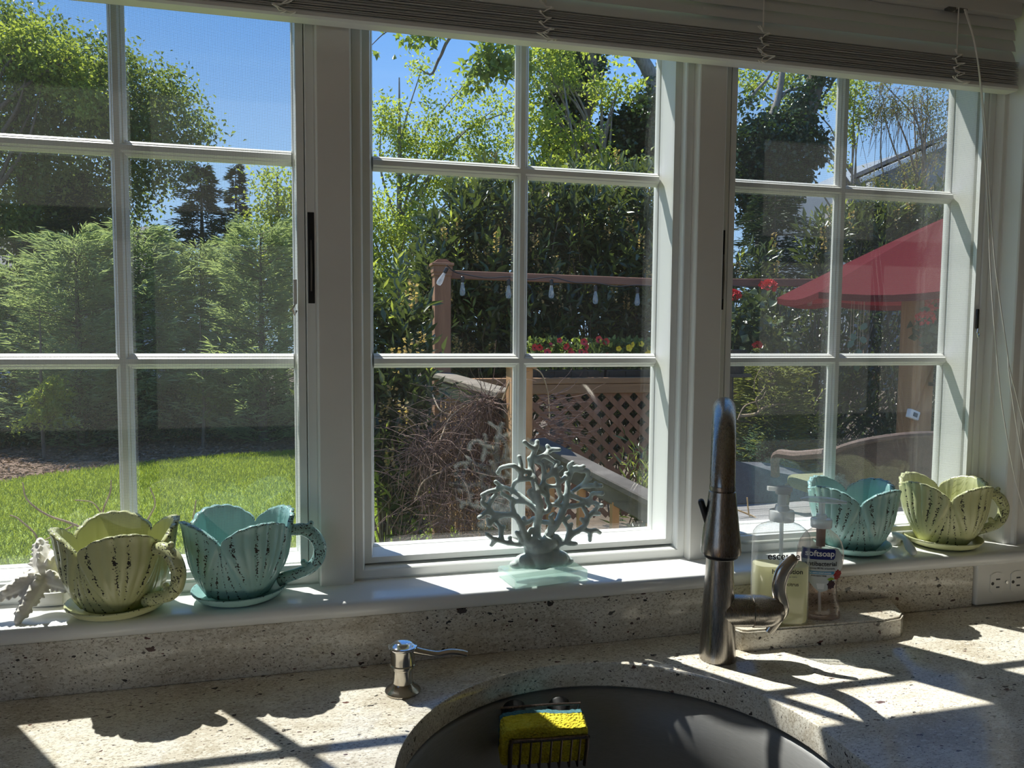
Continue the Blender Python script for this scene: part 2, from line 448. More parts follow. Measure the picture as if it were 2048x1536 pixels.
def counter():
    bm = nb(); X0, X1, Y0, Y1 = -2.28, 2.48, -.66, -.0865
    def outer(x, y, z):
        dx, dy = x - SCX, y - SCY
        t = 1e9
        if dx > 1e-9: t = min(t, (X1 - SCX) / dx)
        if dx < -1e-9: t = min(t, (X0 - SCX) / dx)
        if dy > 1e-9: t = min(t, (Y1 - SCY) / dy)
        if dy < -1e-9: t = min(t, (Y0 - SCY) / dy)
        return (SCX + dx * t, SCY + dy * t, z)
    loops = []
    for off, z in ((.0030, 0), (.0009, -.0009), (0, -.003), (0, -.0295), (.002, -.0315)):
        loops.append([bm.verts.new((x, y, z)) for x, y in sink_contour(off)])
    ct = sink_contour(0)
    ot = [bm.verts.new(outer(x, y, 0)) for x, y in ct]; ob = [bm.verts.new(outer(x, y, -.0315)) for x, y in ct]
    seq = [ot] + loops + [ob]
    n = len(ct)
    for a, b in zip(seq, seq[1:] + [ot]):
        for i in range(n):
            j = (i + 1) % n
            try: bm.faces.new((a[i], a[j], b[j], b[i]))
            except ValueError: pass
    # corners of the outer rectangle
    for z, ring in ((0, ot), (-.0315, ob)):
        for cx_, cy_ in ((X0, Y0), (X0, Y1), (X1, Y0), (X1, Y1)):
            best = None
            for i in range(n):
                p, q = ring[i].co, ring[(i + 1) % n].co
                if abs(p.x - q.x) > 1e-6 and abs(p.y - q.y) > 1e-6 and min(abs(p.x - cx_), abs(q.x - cx_)) < 1e-5 and min(abs(p.y - cy_), abs(q.y - cy_)) < 1e-5: best = i
            if best is not None: bm.faces.new((ring[best], ring[(best + 1) % n], bm.verts.new((cx_, cy_, z))))
    bmesh.ops.recalc_face_normals(bm, faces=bm.faces[:])
    return bm
t_ = obj('countertop', counter(), M_granite, smooth=30)
tag(t_, 'polished speckled granite countertop with a rounded sink cutout', 'countertop')
bm = nb(); box(bm, -1.2, .6925, -.122, -.0865, .0002, .0640, bev=.0012)
t_ = obj('backsplash', bm, M_granite); tag(t_, 'low granite backsplash strip between the counter and the white sill', 'backsplash')
bm = nb()                                # raised ledge behind the faucet
poly = [(.2545, -.1885), (.262, -.1918), (.470, -.2010), (.497, -.1965), (.512, -.184), (.5400, -.1235), (.2445, -.1235), (.2445, -.170)]
prism(bm, poly, 'z', .0003, .0280)
bmesh.ops.bevel(bm, geom=[e_ for e_ in bm.edges if abs(e_.verts[0].co.z - .028) < 1e-5 and abs(e_.verts[1].co.z - .028) < 1e-5], offset=.0025, segments=2, affect='EDGES')
t_ = obj('granite_ledge', bm, M_granite, smooth=30); tag(t_, 'raised granite block behind the faucet that the two soap bottles stand on', 'ledge')
# cabinet below
bm = nb(); box(bm, -2.28, -.32, -.62, -.0865, FZ + .002, -.0320); box(bm, .34, 2.48, -.62, -.0865, FZ + .002, -.0320); box(bm, -.32, .34, -.62, -.605, FZ + .002, -.0320)
t_ = obj('base_cabinet', bm, M_white, smooth=0); tag(t_, 'white base cabinet carrying the granite counter', 'cabinet')

def sinkmat():
    t = NT('brushed_sink_steel'); p = t.pr(Base_Color=(.36, .36, .35, 1), Metallic=0.30, Roughness=.45)
    f = t.noise(t.obj((2, 2, 160)), 40, 3, .6)
    t.l(t.ramp(f, [(.3, (.20, .20, .195)), (.7, (.28, .28, .275))]), p.inputs['Base Color'])
    t.l(t.ramp(f, [(.3, (.42,) * 3), (.7, (.54,) * 3)]), p.inputs['Roughness']); return t.m
M_sink = sinkmat()
bm = nb()
rows = [(.012, -.0325), (.004, -.034), (-.001, -.040), (-.010, -.055), (-.017, -.075), (-.0205, -.10), (-.0215, -.165), (-.0216, -.185), (-.022, -.200), (-.05, -.2065), (-.12, -.2085), (-.19, -.2105)]
lp = []
for off, z in rows:
    s_ = (SR + off) / SR if off < -.0217 else None
    if s_ is None: lp.append([bm.verts.new((x, y, z)) for x, y in sink_contour(off)])
    else:
        cy = -.44
        lp.append([bm.verts.new((SCX + (x - SCX) * s_, cy + (y - cy) * s_, z)) for x, y in sink_contour(-.022)])
n = len(lp[0])
for a, b in zip(lp, lp[1:]):
    for i in range(n):
        j = (i + 1) % n; bm.faces.new((a[i], a[j], b[j], b[i]))
bm.faces.new(lp[-1])
snk = thing('kitchen_sink', 'dark undermount stainless sink bowl below the rounded granite cutout', 'sink', (0, 0, 0))
obj('bowl', bm, M_sink, snk, smooth=60)
bm = nb(); lathe(bm, [(.030, -.2100), (.045, -.2080), (.046, -.2060), (.043, -.2050), (.036, -.2075), (.012, -.2090)], 28, SCX, -.44)
obj('drain', bm, M_steel, snk)
# outlet plate
outl = thing('power_outlet', 'white double power outlet plate at the right end of the backsplash', 'outlet', (.752, -.122, .036))
M_plate = plain('outlet_ivory', (.80, .78, .72), .3)
bm = nb(); box(bm, -.056, .056, -.004, .0355, -.0335, .0335, bev=.003, seg=3); obj('cover_plate', bm, M_plate, outl)
for sx in (-1, 1):
    bm = nb(); pts = []
    for i in range(40):
        a = 2 * PI * i / 40; pts.append((sx * .0195 + max(-.0125, min(.0125, .0175 * math.cos(a))), .0172 * math.sin(a)))
    prism(bm, [(x, z) for x, z in pts], 'y', -.0056, .0005)
    rc = obj('receptacle', bm, M_plate, outl, smooth=30)
    bm = nb()
    for dz, L in ((.0062, .0075), (-.0062, .0062)):
        box(bm, sx * .0195 + .0015 - L / 2, sx * .0195 + .0015 + L / 2, -.0060, -.0052, dz - .0011, dz + .0011)
    lathe(bm, [(.0026, -.0060), (.0026, -.0052)], 12, M=Matrix.Translation((sx * .0195 - .0085, 0, 0)) @ Matrix(((1, 0, 0, 0), (0, 0, 1, 0), (0, 1, 0, 0), (0, 0, 0, 1))))
    obj('socket_slots', bm, M_black, rc, smooth=0, kind='stuff')
bm = nb(); lathe(bm, [(.0028, -.0048), (.0024, -.0056), (.0003, -.0057)], 14, M=Matrix(((1, 0, 0, 0), (0, 0, 1, 0), (0, 1, 0, 0), (0, 0, 0, 1)))); obj('screw', bm, M_steel, outl)

# ================================================================== teacup planters and saucers
def potmat(name, body, inner=None):
    """glazed ceramic with dark chips along the ribs and the rim (attribute 'wear') """
    t = NT(name); p = t.pr(Roughness=0.22); p.inputs['Specular IOR Level'].default_value = 0.55
    at = t.n('Attribute', attribute_name='wear'); v = t.obj()
    n1 = t.noise(v, 430, 2, 0.5); n2 = t.noise(v, 90, 2)
    m = t.math('ADD', t.math('MULTIPLY', at.outputs['Fac'], 0.62), t.math('ADD', t.math('MULTIPLY', t.math('SUBTRACT', n1, .5), 1.5), t.math('MULTIPLY', t.math('SUBTRACT', n2, .5), .5)))
    mask = t.math('GREATER_THAN', m, 0.52)
    f = t.noise(v, 26, 3)
    base = t.ramp(f, [(.3, tuple(c * .93 for c in body)), (.7, body)])
    c = t.mix(mask, base, (0.02, 0.017, 0.014))
    t.l(c, p.inputs['Base Color'])
    t.l(t.math('MULTIPLY_ADD', mask, 0.5, 0.22), p.inputs['Roughness'])
    return t.m
M_pot = {'green': potmat('pistachio_glaze', (0.60, 0.62, 0.33)), 'blue': potmat('aqua_glaze', (0.33, 0.56, 0.54))}

def set_attr(me, name, vals):
    a = me.attributes.new(name, 'FLOAT', 'POINT'); a.data.foreach_set('value', np.asarray(vals, dtype=np.float32))

CUP_PROF = [(0, .0385), (.06, .0420), (.16, .0475), (.30, .0535), (.45, .0580), (.60, .0605), (.75, .0622), (.9, .0640), (1.0, .0668)]
def cup_mesh(seed):
    """a cup of four fluted, scalloped petals with smaller petals laid over the joints"""
    NT_, NV = 288, 32
    th = np.arange(NT_) / NT_ * 2 * PI
    q = th / (PI / 2); pid = np.floor(q).astype(int); u = q - pid          # which petal, position within it
    d = np.abs(2 * u - 1)
    rim = .0745 + .0215 * np.clip(1 - d ** 2.3, 0, 1) + .0012 * np.abs(np.sin(u * PI * 7)) - .0016 * (d > .97)
    V, W = [], []
    zz = np.linspace(0, 1, NV) ** .9
    def rad(v): return np.interp(v, [a for a, _ in CUP_PROF], [b for _, b in CUP_PROF])
    rg = np.random.RandomState(seed)
    ribw = rg.rand(4, 9); ribw2 = rg.rand(4, 9)
    for side in (0, 1):
        for k in range(NV):
            z = zz[k] * rim
            v = z / .097
            r = rad(v)
            t = np.clip(z / .070, 0.02, 1)
            hw_ = .5 * t ** .55                              # half width of the petal at this height
            off = np.abs(u - .5)
            main = off <= hw_
            s_ = np.clip((u - .5) / (2 * hw_) + .5, 0, .9999)
            edge = np.clip((hw_ - off) / .03, 0, 1)
            fl = np.abs(np.sin(s_ * PI * 7)) ** .6
            jc = np.minimum(u, 1 - u) / np.maximum(.5 - hw_, 1e-3)      # 0 at the joint, 1 at the petal's edge
            sgn = np.where(u < .5, 1, -1)
            s2 = np.clip(.5 + .5 * sgn * jc, 0, .9999)
            fl2 = np.abs(np.sin(s2 * PI * 4)) ** .6
            fan = np.clip(v * 1.5, .35, 1)
            r_out = np.where(main, r - .0021 * (1 - fl) * fan + .0016 * (1 - d) * np.clip(v, 0, 1) + .0016 * edge, r - .0012 - .0016 * (1 - fl2) * fan)
            r_out = r_out - .0020 * np.clip((d - .93) / .07, 0, 1) * np.clip((v - .6) * 4, 0, 1)
            val = 1 - np.clip(np.abs((s_ * 7 + .5) % 1 - .5) * 2.3, 0, 1)
            val2 = 1 - np.clip(np.abs((s2 * 4 + .5) % 1 - .5) * 2.3, 0, 1)
            on1 = ribw[pid, np.round(s_ * 7).astype(int)] > .30; on2 = ribw2[pid, np.round(s2 * 4).astype(int)] > .45
            lenv = np.clip(np.sin((v * 1.08 - .10) * PI), 0, 1) ** .5
            wear = np.where(main, val * on1 * lenv, val2 * on2 * .9)
            if k == NV - 1: wear = np.maximum(wear, .62)
            elif k == NV - 2: wear = np.maximum(wear, .42)
            if side:
                r_out = r - .0044 - .0007 * (1 - np.abs(np.sin(u * PI * 7)) ** .7)
                z = np.maximum(z, .006); wear = wear * 0 + (.60 if k == NV - 1 else (.3 if k == NV - 2 else 0))
            V.append(np.stack([r_out * np.cos(th), r_out * np.sin(th), z + .0045], -1)); W.append(wear)
    V = np.concatenate(V); W = np.concatenate(W)
    F = []
    def idx(s, k, i): return s * NV * NT_ + k * NT_ + i % NT_
    for k in range(NV - 1):
        for i in range(NT_):
            F.append((idx(0, k, i), idx(0, k, i + 1), idx(0, k + 1, i + 1), idx(0, k + 1, i)))
            F.append((idx(1, k, i + 1), idx(1, k, i), idx(1, k + 1, i), idx(1, k + 1, i + 1)))
    for i in range(NT_):
        F.append((idx(0, NV - 1, i), idx(0, NV - 1, i + 1), idx(1, NV - 1, i + 1), idx(1, NV - 1, i)))
    F.append(tuple(idx(0, 0, i) for i in reversed(range(NT_)))); F.append(tuple(idx(1, 0, i) for i in range(NT_)))
    me = bpy.data.meshes.new('cup'); me.from_pydata(V.tolist(), [], F); me.update()
    me.polygons.foreach_set('use_smooth', [True] * len(me.polygons))
    set_attr(me, 'wear', W)
    return me

def handle_mesh():
    bm = nb()
    path = catmull([(.0590, 0, .078), (.068, 0, .0785), (.078, 0, .0780), (.0905, 0, .0700), (.0975, 0, .0560), (.0955, 0, .0400), (.086, 0, .0285), (.072, 0, .0225), (.058, 0, .0185), (.046, 0, .0140)], 6)
    tube(bm, path, [.0068, .0074, .0080, .0085, .0083, .0079, .0076, .0074, .0076, .0080], 14)
    for p, r in (((.0845, 0, .0815), .0050), ((.0870, 0, .0855), .0036), ((.0800, 0, .0315), .0052), ((.0775, 0, .0360), .0040)):
        sphere(bm, p, r, 12, 8)
    bmesh.ops.recalc_face_normals(bm, faces=bm.faces[:])
    me = bpy.data.meshes.new('handle'); bm.to_mesh(me); bm.free()
    me.polygons.foreach_set('use_smooth', [True] * len(me.polygons))
    set_attr(me, 'wear', [(.60 if abs(v.co.y) > .0030 else .22) for v in me.vertices])
    return me

def saucer_mesh():
    bm = nb()
    lathe(bm, [(.030, 0), (.033, .0002), (.040, .0014), (.050, .0056), (.0560, .0116), (.0572, .0140), (.0566, .0150), (.0552, .0148), (.0500, .0100), (.040, .0056), (.034, .0043), (.001, .0041)], 64)
    me = bpy.data.meshes.new('saucer'); bm.to_mesh(me); bm.free()
    me.polygons.foreach_set('use_smooth', [True] * len(me.polygons))
    set_attr(me, 'wear', [(.52 if v.co.z > .0138 else 0) for v in me.vertices])
    return me

cup_me, han_me, sau_me = cup_mesh(3), handle_mesh(), saucer_mesh()
ZS = .0857
pots = [
    ('green', -.5186, -.0940, -38, 62, 'pale green petal teacup planter behind the starfish, leftmost on the sill', 'pale green saucer beside the white starfish at the left end of the sill'),
    ('blue', -.3834, -.0800, -2, 75, 'aqua petal teacup planter at the left end of the sill beside the green one', 'aqua saucer at the left, under the planter nearest the left mullion'),
    ('blue', .5124, -.0690, 28, 62, 'aqua petal teacup planter behind the clear soap bottle, right window', 'aqua saucer behind the soap bottles in the right window'),
    ('green', .6771, -.0745, -12, 55, 'pale green petal teacup planter at the right end of the sill above the outlet', 'pale green saucer at the right end of the sill above the power outlet')]
for col, x, y, hang, cang, lab, lab2 in pots:
    s_ = link('saucer', sau_me.copy(), M_pot[col], None, (x, y, ZS)); s_.rotation_euler.z = math.radians(hang)
    tag(s_, lab2, 'saucer', 'saucers under the teacup planters')
    p_ = thing('teacup_planter', lab, 'planter', (x, y, ZS + .0045), 0, 'petal teacup planters on the sill')
    c_ = link('cup', cup_me.copy(), M_pot[col], p_); c_.rotation_euler.z = math.radians(cang)
    h_ = link('handle', han_me.copy(), M_pot[col], p_); h_.rotation_euler.z = math.radians(hang)
for me in (cup_me, han_me, sau_me): bpy.data.meshes.remove(me)

# ================================================================== coral sculpture on a glass block
CORAL = [[61,976,8.6,24,1132,6.6,5,1304,5.3,11,1559,5.3,-1,1814,4.6,-37,1985,4.6,-74,2223,4.0,-84,2357,4.0,-60,2524,3.3,-18,2640,3.3,2,2720,2.8],[-35,2624,3.4,-130,2677,3.0,-190,2729,2.5],[-51,2490,3.4,10,2505,3.2,113,2544,3.0,191,2600,2.7,308,2608,2.5],[191,2592,3.4,164,2648,2.5],[122,2527,3.4,219,2461,3.0,300,2431,2.5],[-83,2324,3.4,-178,2336,3.2,-281,2365,3.1,-367,2435,2.9,-502,2398,2.7,-536,2321,2.5],[-264,2364,3.4,-248,2447,3.0,-266,2531,2.5],[-84,2341,3.4,-102,2492,2.5],[-91,2249,3.4,-177,2244,3.2,-263,2230,3.0,-314,2165,2.7,-330,2032,2.5],[-247,2330,3.4,-272,2231,2.5],[0,1764,3.4,-88,1869,3.3,-227,1994,3.1,-313,2048,3.0,-398,2086,2.8,-484,2123,2.7,-577,2201,2.5],[-483,2106,3.4,-585,2094,3.1,-677,2081,2.8,-761,2035,2.5],[-98,1988,3.4,-150,2075,3.0,-76,2088,2.5],[-80,1953,3.4,-86,2072,2.5],[0,1764,3.4,-157,1915,3.2,-295,1913,3.0,-398,1977,2.7,-474,2022,2.5],[-329,1923,3.4,-345,1848,2.5],[-152,1382,4.6,-205,1521,4.0,-258,1659,4.0,-328,1747,3.6,-464,1754,3.3,-600,1761,3.3,-701,1791,3.0,-821,1759,2.6],[-600,1761,3.4,-668,1848,3.1,-760,1932,2.8,-732,1984,2.5],[-328,1747,3.4,-346,1865,3.0,-329,1940,2.5],[-464,1754,3.4,-599,1702,3.1,-675,1628,2.8,-687,1694,2.5],[-668,1864,3.4,-618,1970,3.0,-576,2027,2.5],[-223,1615,3.4,-186,1697,2.5],[-224,1637,3.4,-120,1634,3.0,-48,1676,2.5],[-82,1225,5.3,-170,1383,4.6,-221,1344,3.3,-324,1359,3.0,-427,1382,3.0,-530,1422,2.6,-632,1461,2.6,-708,1519,2.4],[-513,1421,3.4,-514,1572,3.0,-552,1641,2.5],[-505,1546,3.4,-468,1590,2.5],[-393,1380,3.4,-390,1447,2.5],[-598,1443,3.4,-645,1375,2.5],[-221,1386,3.4,-257,1456,3.0,-300,1518,2.5],[164,1123,7.9,145,1313,5.9,178,1465,5.3,247,1580,4.6,351,1711,4.6,402,1846,4.3,418,1998,4.0,451,2167,3.6,503,2302,3.3,537,2368,3.0],[503,2302,3.4,448,2380,3.0,474,2434,2.5],[529,2352,3.4,612,2383,2.5],[529,2335,3.4,609,2315,3.3,693,2311,3.1,700,2191,3.0,657,2073,2.8,524,2011,2.7,427,1981,2.5],[700,2183,3.4,739,2207,2.5],[666,2073,3.4,773,2103,3.0,871,2112,2.5],[809,2110,3.4,803,2144,2.5],[442,2202,3.4,415,2271,2.5],[433,2236,3.4,345,2206,3.1,284,2188,2.8,258,2141,2.5],[5,2118,3.4,65,2166,3.2,81,2301,3.0,63,2419,2.7,10,2446,2.5],[82,2242,3.4,168,2297,3.1,194,2364,2.8,246,2404,2.5],[168,2306,3.4,239,2269,3.2,267,2141,3.0,188,2124,2.7,101,2128,2.5],[267,2141,3.4,294,2038,3.0,339,1959,2.5],[229,2388,3.4,238,2329,3.0,338,2362,2.5],[14,2084,3.4,102,1996,3.1,103,1936,2.8,156,1866,2.5],[101,2131,3.4,123,1995,2.5],[0,1781,3.4,104,1809,3.2,156,1866,3.0,261,1852,2.7,385,1812,2.5],[261,1852,3.4,339,1959,2.5],[394,1820,3.4,509,1823,3.2,616,1832,3.1,724,1838,2.9,813,1851,2.7,904,1824,2.5],[454,1980,3.4,561,1932,3.2,687,1880,3.1,776,1910,2.9,790,1982,2.7,883,2008,2.5],[687,1880,3.4,746,1808,2.5],[250,1289,4.6,391,1366,4.0,479,1447,3.6,585,1493,3.3,673,1591,3.3,699,1693,3.0,662,1781,2.6],[690,1659,3.4,798,1714,3.0,872,1797,2.5],[816,1704,3.4,899,1690,2.5],[664,1609,3.4,610,1650,2.5],[621,1516,3.4,729,1481,3.1,819,1483,2.8,896,1437,2.5],[738,1470,3.4,749,1345,2.5],[408,1382,3.4,442,1518,3.1,388,1615,2.8,458,1672,2.5],[442,1518,3.4,486,1576,2.5],[373,1350,3.4,463,1324,3.0,538,1313,2.5],[169,1482,3.4,194,1626,3.1,158,1713,2.8,201,1740,2.5],[185,1626,3.4,89,1626,2.5],[-153,1416,3.4,-84,1531,3.1,-41,1477,2.8,4,1373,2.5],[266,1425,3.4,329,1370,2.5],[198,1275,3.4,161,1380,2.5],[-115,1107,3.4,-151,1263,3.0,-170,1383,2.5],[306,1062,3.4,286,1235,3.0,303,1320,2.5],[-45,1000,3.4,-150,1076,3.0,-253,1049,2.5],[166,986,3.4,307,1028,3.0,395,1013,2.5]]
def coral_mesh():
    bm = nb(); rg = random.Random(5)
    nz = lambda x, z: .011 * math.sin(x * 61 + 1.3) * math.cos(z * 47) + .006 * math.sin(x * 130 + z * 90)
    for row in CORAL:
        pts, rr = [], []
        for i in range(0, len(row), 3):
            x, z, r = row[i] * 1e-4, row[i + 1] * 1e-4, row[i + 2] * 1e-3 * 1.18
            pts.append((x, -.092 + nz(x, z) * min(1, max(0, (z - .11) * 14)), z)); rr.append(r)
        P = catmull(pts, 5)
        R = [float(np.interp(i / (len(P) - 1), np.linspace(0, 1, len(rr)), rr)) * (1 + .10 * rg.uniform(-1, 1)) for i in range(len(P))]
        R[-1] *= 1.12
        roundtube(bm, P, R, 10)
    # lumpy foot
    for x, z, r in ((.006, .114, .021), (-.014, .111, .017), (.026, .112, .018), (-.028, .107, .010), (.041, .107, .010), (.004, .128, .017), (.014, .134, .014), (-.006, .136, .012)):
        sphere(bm, (x, -.092, z), r, 16, 10, (1.1, .8, .62))
    bmesh.ops.recalc_face_normals(bm, faces=bm.faces[:])
    me = bpy.data.meshes.new('coral_raw'); bm.to_mesh(me); bm.free()
    o = bpy.data.objects.new('coral_raw', me); COL.objects.link(o)
    md = o.modifiers.new('r', 'REMESH'); md.mode = 'VOXEL'; md.voxel_size = .0012
    sm = o.modifiers.new('s', 'SMOOTH'); sm.factor = .5; sm.iterations = 3
    dg = bpy.context.evaluated_depsgraph_get(); dg.update()
    m2 = bpy.data.meshes.new_from_object(o.evaluated_get(dg)); m2.name = 'coral'
    bpy.data.objects.remove(o); bpy.data.meshes.remove(me)
    for v in m2.vertices: v.co.z = max(v.co.z, .1003)
    m2.polygons.foreach_set('use_smooth', [True] * len(m2.polygons))
    return m2
def coralmat():
    t = NT('matte_sea_green_coral'); p = t.pr(Roughness=.6); v = t.obj()
    f = t.noise(v, 60, 4); t.l(t.ramp(f, [(.3, (.44, .53, .51)), (.7, (.62, .69, .66))]), p.inputs['Base Color'])
    t.bump(t.noise(v, 900, 2), .5, .0006)
    return t.m
cor = thing('coral_sculpture', 'branching grey green coral sculpture on a square glass block', 'sculpture', (.010, -.092, ZS))
co = link('coral', coral_mesh(), coralmat(), cor); co.location = (-.010, .092, -ZS)
def solidglass(name, col, rough=0.0, density=18):
    t = NT(name)
    g = t.n('BsdfGlass'); g.inputs['IOR'].default_value = 1.5; g.inputs['Roughness'].default_value = rough; g.inputs[0].default_value = (*col, 1)
    tr = t.n('BsdfTransparent'); tr.inputs[0].default_value = (*[c * .95 for c in col], 1)
    df = t.n('BsdfTranslucent'); df.inputs[0].default_value = (*col, 1)
    lw = t.n('LayerWeight'); lw.inputs[0].default_value = .5
    gl = t.n('BsdfGlossy'); gl.inputs['Roughness'].default_value = .02
    m1 = t.n('MixShader'); m1.inputs[0].default_value = .34; t.l(tr.outputs[0], m1.inputs[1]); t.l(df.outputs[0], m1.inputs[2])
    m2 = t.n('MixShader'); t.l(t.math('MULTIPLY_ADD', t.math('POWER', lw.outputs['Facing'], 4.0), .9, .06), m2.inputs[0]); t.l(m1.outputs[0], m2.inputs[1]); t.l(gl.outputs[0], m2.inputs[2])
    t.l(m2.outputs[0], t.out.inputs[0]); return t.m
M_block = solidglass('green_glass_block', (.88, .97, .94))
bm = nb(); box(bm, -.0560, .0510, -.030, .030, .0002, .0145, bev=.0012); b_ = obj('glass_base', bm, M_block, cor, smooth=20, loc=(0, 0, 0)); b_.rotation_euler.z = math.radians(9)

# ================================================================== starfish ornament
def starfish():
    bm = nb(); C0 = Vector((-.6020, -.0770, .1290))
    tips = [Vector((-.6480, -.0985, .1110)), Vector((-.6185, -.1135, .0890)), Vector((-.5650, -.0900, .1130)), Vector((-.6130, -.0530, .1640)), Vector((-.5790, -.0520, .1600))]
    nrm = (tips[0] - C0).cross(tips[2] - C0).normalized()
    if nrm.y > 0: nrm = -nrm
    rg = random.Random(3)
    for tp in tips:
        P = [C0.lerp(tp, t) + nrm * (.004 * math.sin(t * PI)) for t in np.linspace(0, 1, 9)]
        roundtube(bm, P, [.0130, .0118, .0106, .0098, .0090, .0080, .0070, .0060, .0046], 10)
        d = (tp - C0).normalized(); side = d.cross(nrm).normalized()
        for k in range(1, 8):
            c = C0.lerp(tp, k / 8.2); r = .012 - .0008 * k
            L = .0125 * (1 - k / 11) * rg.uniform(.8, 1.25)
            for dirv, q in ((nrm, 1.0), (side, .62), (-side, .62)):
                dv = (dirv + d * .35 + Vector((rg.uniform(-.2, .2), 0, rg.uniform(-.2, .2)))).normalized()
                tube(bm, [c + dv * r * .5, c + dv * (r + L * .35 * q), c + dv * (r + L * q)], [.0042 * q + .001, .0030 * q + .0006, .0006], 7)
    sphere(bm, C0, .0155, 14, 10, (1, .8, 1))
    bmesh.ops.recalc_face_normals(bm, faces=bm.faces[:])
    me = bpy.data.meshes.new('raw'); bm.to_mesh(me); bm.free()
    o = bpy.data.objects.new('raw', me); COL.objects.link(o)
    md = o.modifiers.new('r', 'REMESH'); md.mode = 'VOXEL'; md.voxel_size = .0011
    sm = o.modifiers.new('s', 'SMOOTH'); sm.factor = .5; sm.iterations = 2
    dg = bpy.context.evaluated_depsgraph_get(); dg.update()
    m2 = bpy.data.meshes.new_from_object(o.evaluated_get(dg)); m2.name = 'starfish'
    bpy.data.objects.remove(o); bpy.data.meshes.remove(me)
    m2.polygons.foreach_set('use_smooth', [True] * len(m2.polygons))
    return m2
M_star = plain('chalky_white', (.84, .81, .74), .75, noise=.10, nscale=60)
s_ = link('starfish', starfish(), M_star); tag(s_, 'white spiny starfish leaning on the window frame at the left end', 'starfish')

# casement cranks on the stool of the two side windows
bm = nb()
box(bm, -.624, -.574, -.0660, -.0475, .0858, .1080, bev=.004, seg=3)
o = thing('window_crank', 'white crank housing behind the starfish at the left window', 'crank', (0, 0, 0))
obj('housing', bm, M_vinyl, o)
bm = nb(); box(bm, -.612, -.586, -.0690, -.0655, .0890, .1040, bev=.0015); obj('folded_handle', bm, plain('crank_grey', (.55, .55, .52), .35), o)
o = thing('window_crank', 'white crank with its lever swung out between the right hand planters', 'crank', (0, 0, 0))
bm = nb(); lathe(bm, [(.013, .0858), (.0135, .093), (.011, .099), (.006, .101)], 20, .603, -.050); obj('housing', bm, M_vinyl, o)
bm = nb(); tube(bm, catmull([(.603, -.050, .099), (.600, -.066, .1030), (.5935, -.088, .1045), (.591, -.096, .1015)], 5), [.005, .0048, .0042, .0045], 10); obj('lever', bm, M_vinyl, o)
bm = nb(); roundtube(bm, [(.591, -.095, .1020), (.588, -.106, .0955), (.585, -.116, .0915)], [.0052, .0068, .0055], 12); obj('knob', bm, M_vinyl, o)

# ================================================================== faucet
def nickel(name, col=(.34, .315, .285), r=.27):
    t = NT(name); p = t.pr(Base_Color=(*col, 1), Metallic=1.0, Roughness=r)
    f = t.noise(t.obj((400, 400, 12)), 3, 3); t.l(t.ramp(f, [(.3, (r * .8,) * 3), (.7, (r * 1.25,) * 3)]), p.inputs['Roughness']); return t.m
M_nickel = nickel('brushed_nickel'); M_nickel2 = nickel('satin_nickel', (.50, .47, .42), .20)
fa = thing('kitchen_faucet', 'brushed nickel pull-down kitchen faucet with one side lever', 'faucet', (.2120, -.2020, 0))
bm = nb(); lathe(bm, [(.0228, .0004), (.0232, .004), (.0228, .010), (.0222, .030), (.0208, .062), (.0192, .090), (.0180, .110), (.0172, .135), (.0150, .150), (.0130, .160)], 36); obj('body', bm, M_nickel, fa)
hd = Vector((-.492, -.871, 0)); RCH = .196
top = []
for k in range(0, 25):
    a = PI - PI * k / 24
    top.append(hd * (RCH / 2 + math.cos(a) * RCH / 2) + Vector((0, 0, .246 + math.sin(a) * .0885)))
path = [Vector((0, 0, .145)), Vector((0, 0, .18)), Vector((0, 0, .215))] + top
bm = nb(); tube(bm, path, .0128, 24); obj('spout', bm, M_nickel, fa)
bm = nb()
hp = hd * RCH
lathe(bm, [(.0131, .264), (.0131, .2600), (.0124, .2592), (.0136, .2585), (.0150, .245), (.0178, .222), (.0200, .205), (.0207, .1975), (.0203, .1945), (.0186, .1935)][::-1], 36, hp.x, hp.y)
sh = obj('spray_head', bm, M_nickel, fa)
bm = nb(); lathe(bm, [(.0150, .1890), (.0172, .1905), (.0178, .1937)], 30, hp.x, hp.y); obj('nozzle_ring', bm, M_black, sh)
bm = nb(); sd_ = Vector((-.88, .47, 0)); 
M_ = Matrix.Translation(hp + sd_ * .0150 + Vector((0, 0, .229))) @ Matrix.Rotation(math.atan2(sd_.y, sd_.x), 4, 'Z') @ Matrix.Rotation(.32, 4, 'Y')
box(bm, -.003, .0035, -.0055, .0055, -.021, .021, bev=.0028, seg=3, M=M_); obj('spray_button', bm, M_black, sh)
# side valve and lever
vd = Vector((.955, -.29, 0)).normalized()
Mv = Matrix.Translation((0, 0, .0640)) @ Vector((1, 0, 0)).rotation_difference(vd).to_matrix().to_4x4() @ Matrix.Rotation(PI / 2, 4, 'Y') 
bm = nb(); lathe(bm, [(.0206, .004), (.0206, .020), (.0204, .0400), (.0200, .0415)], 32, M=Mv); obj('valve_body', bm, M_nickel, fa)
bm = nb(); lathe(bm, [(.0196, .0414), (.0210, .0424), (.0209, .054), (.0196, .064), (.0168, .0730), (.0120, .0800), (.006, .0832), (.0005, .0838)], 32, M=Mv); hb = obj('lever_hub', bm, M_nickel, fa)
bm = nb()
L0 = vd * .068 + Vector((0, 0, .0420))
lp_ = catmull([L0 + Vector((-.004, 0, -.006)), L0 + vd * .008 + Vector((0, 0, .012)), vd * .0820 + Vector((0, 0, .068)), vd * .0760 + Vector((0, 0, .092)), vd * .0800 + Vector((0, 0, .115)), vd * .0930 + Vector((0, 0, .1335)), vd * .0955 + Vector((0, 0, .1365))], 6)
tube(bm, lp_, [.0058, .0068, .0078, .0092, .0096, .0074, .0028], 16, flat=.55, upv=(vd.x, vd.y, .15)); obj('lever', bm, M_nickel2, hb)

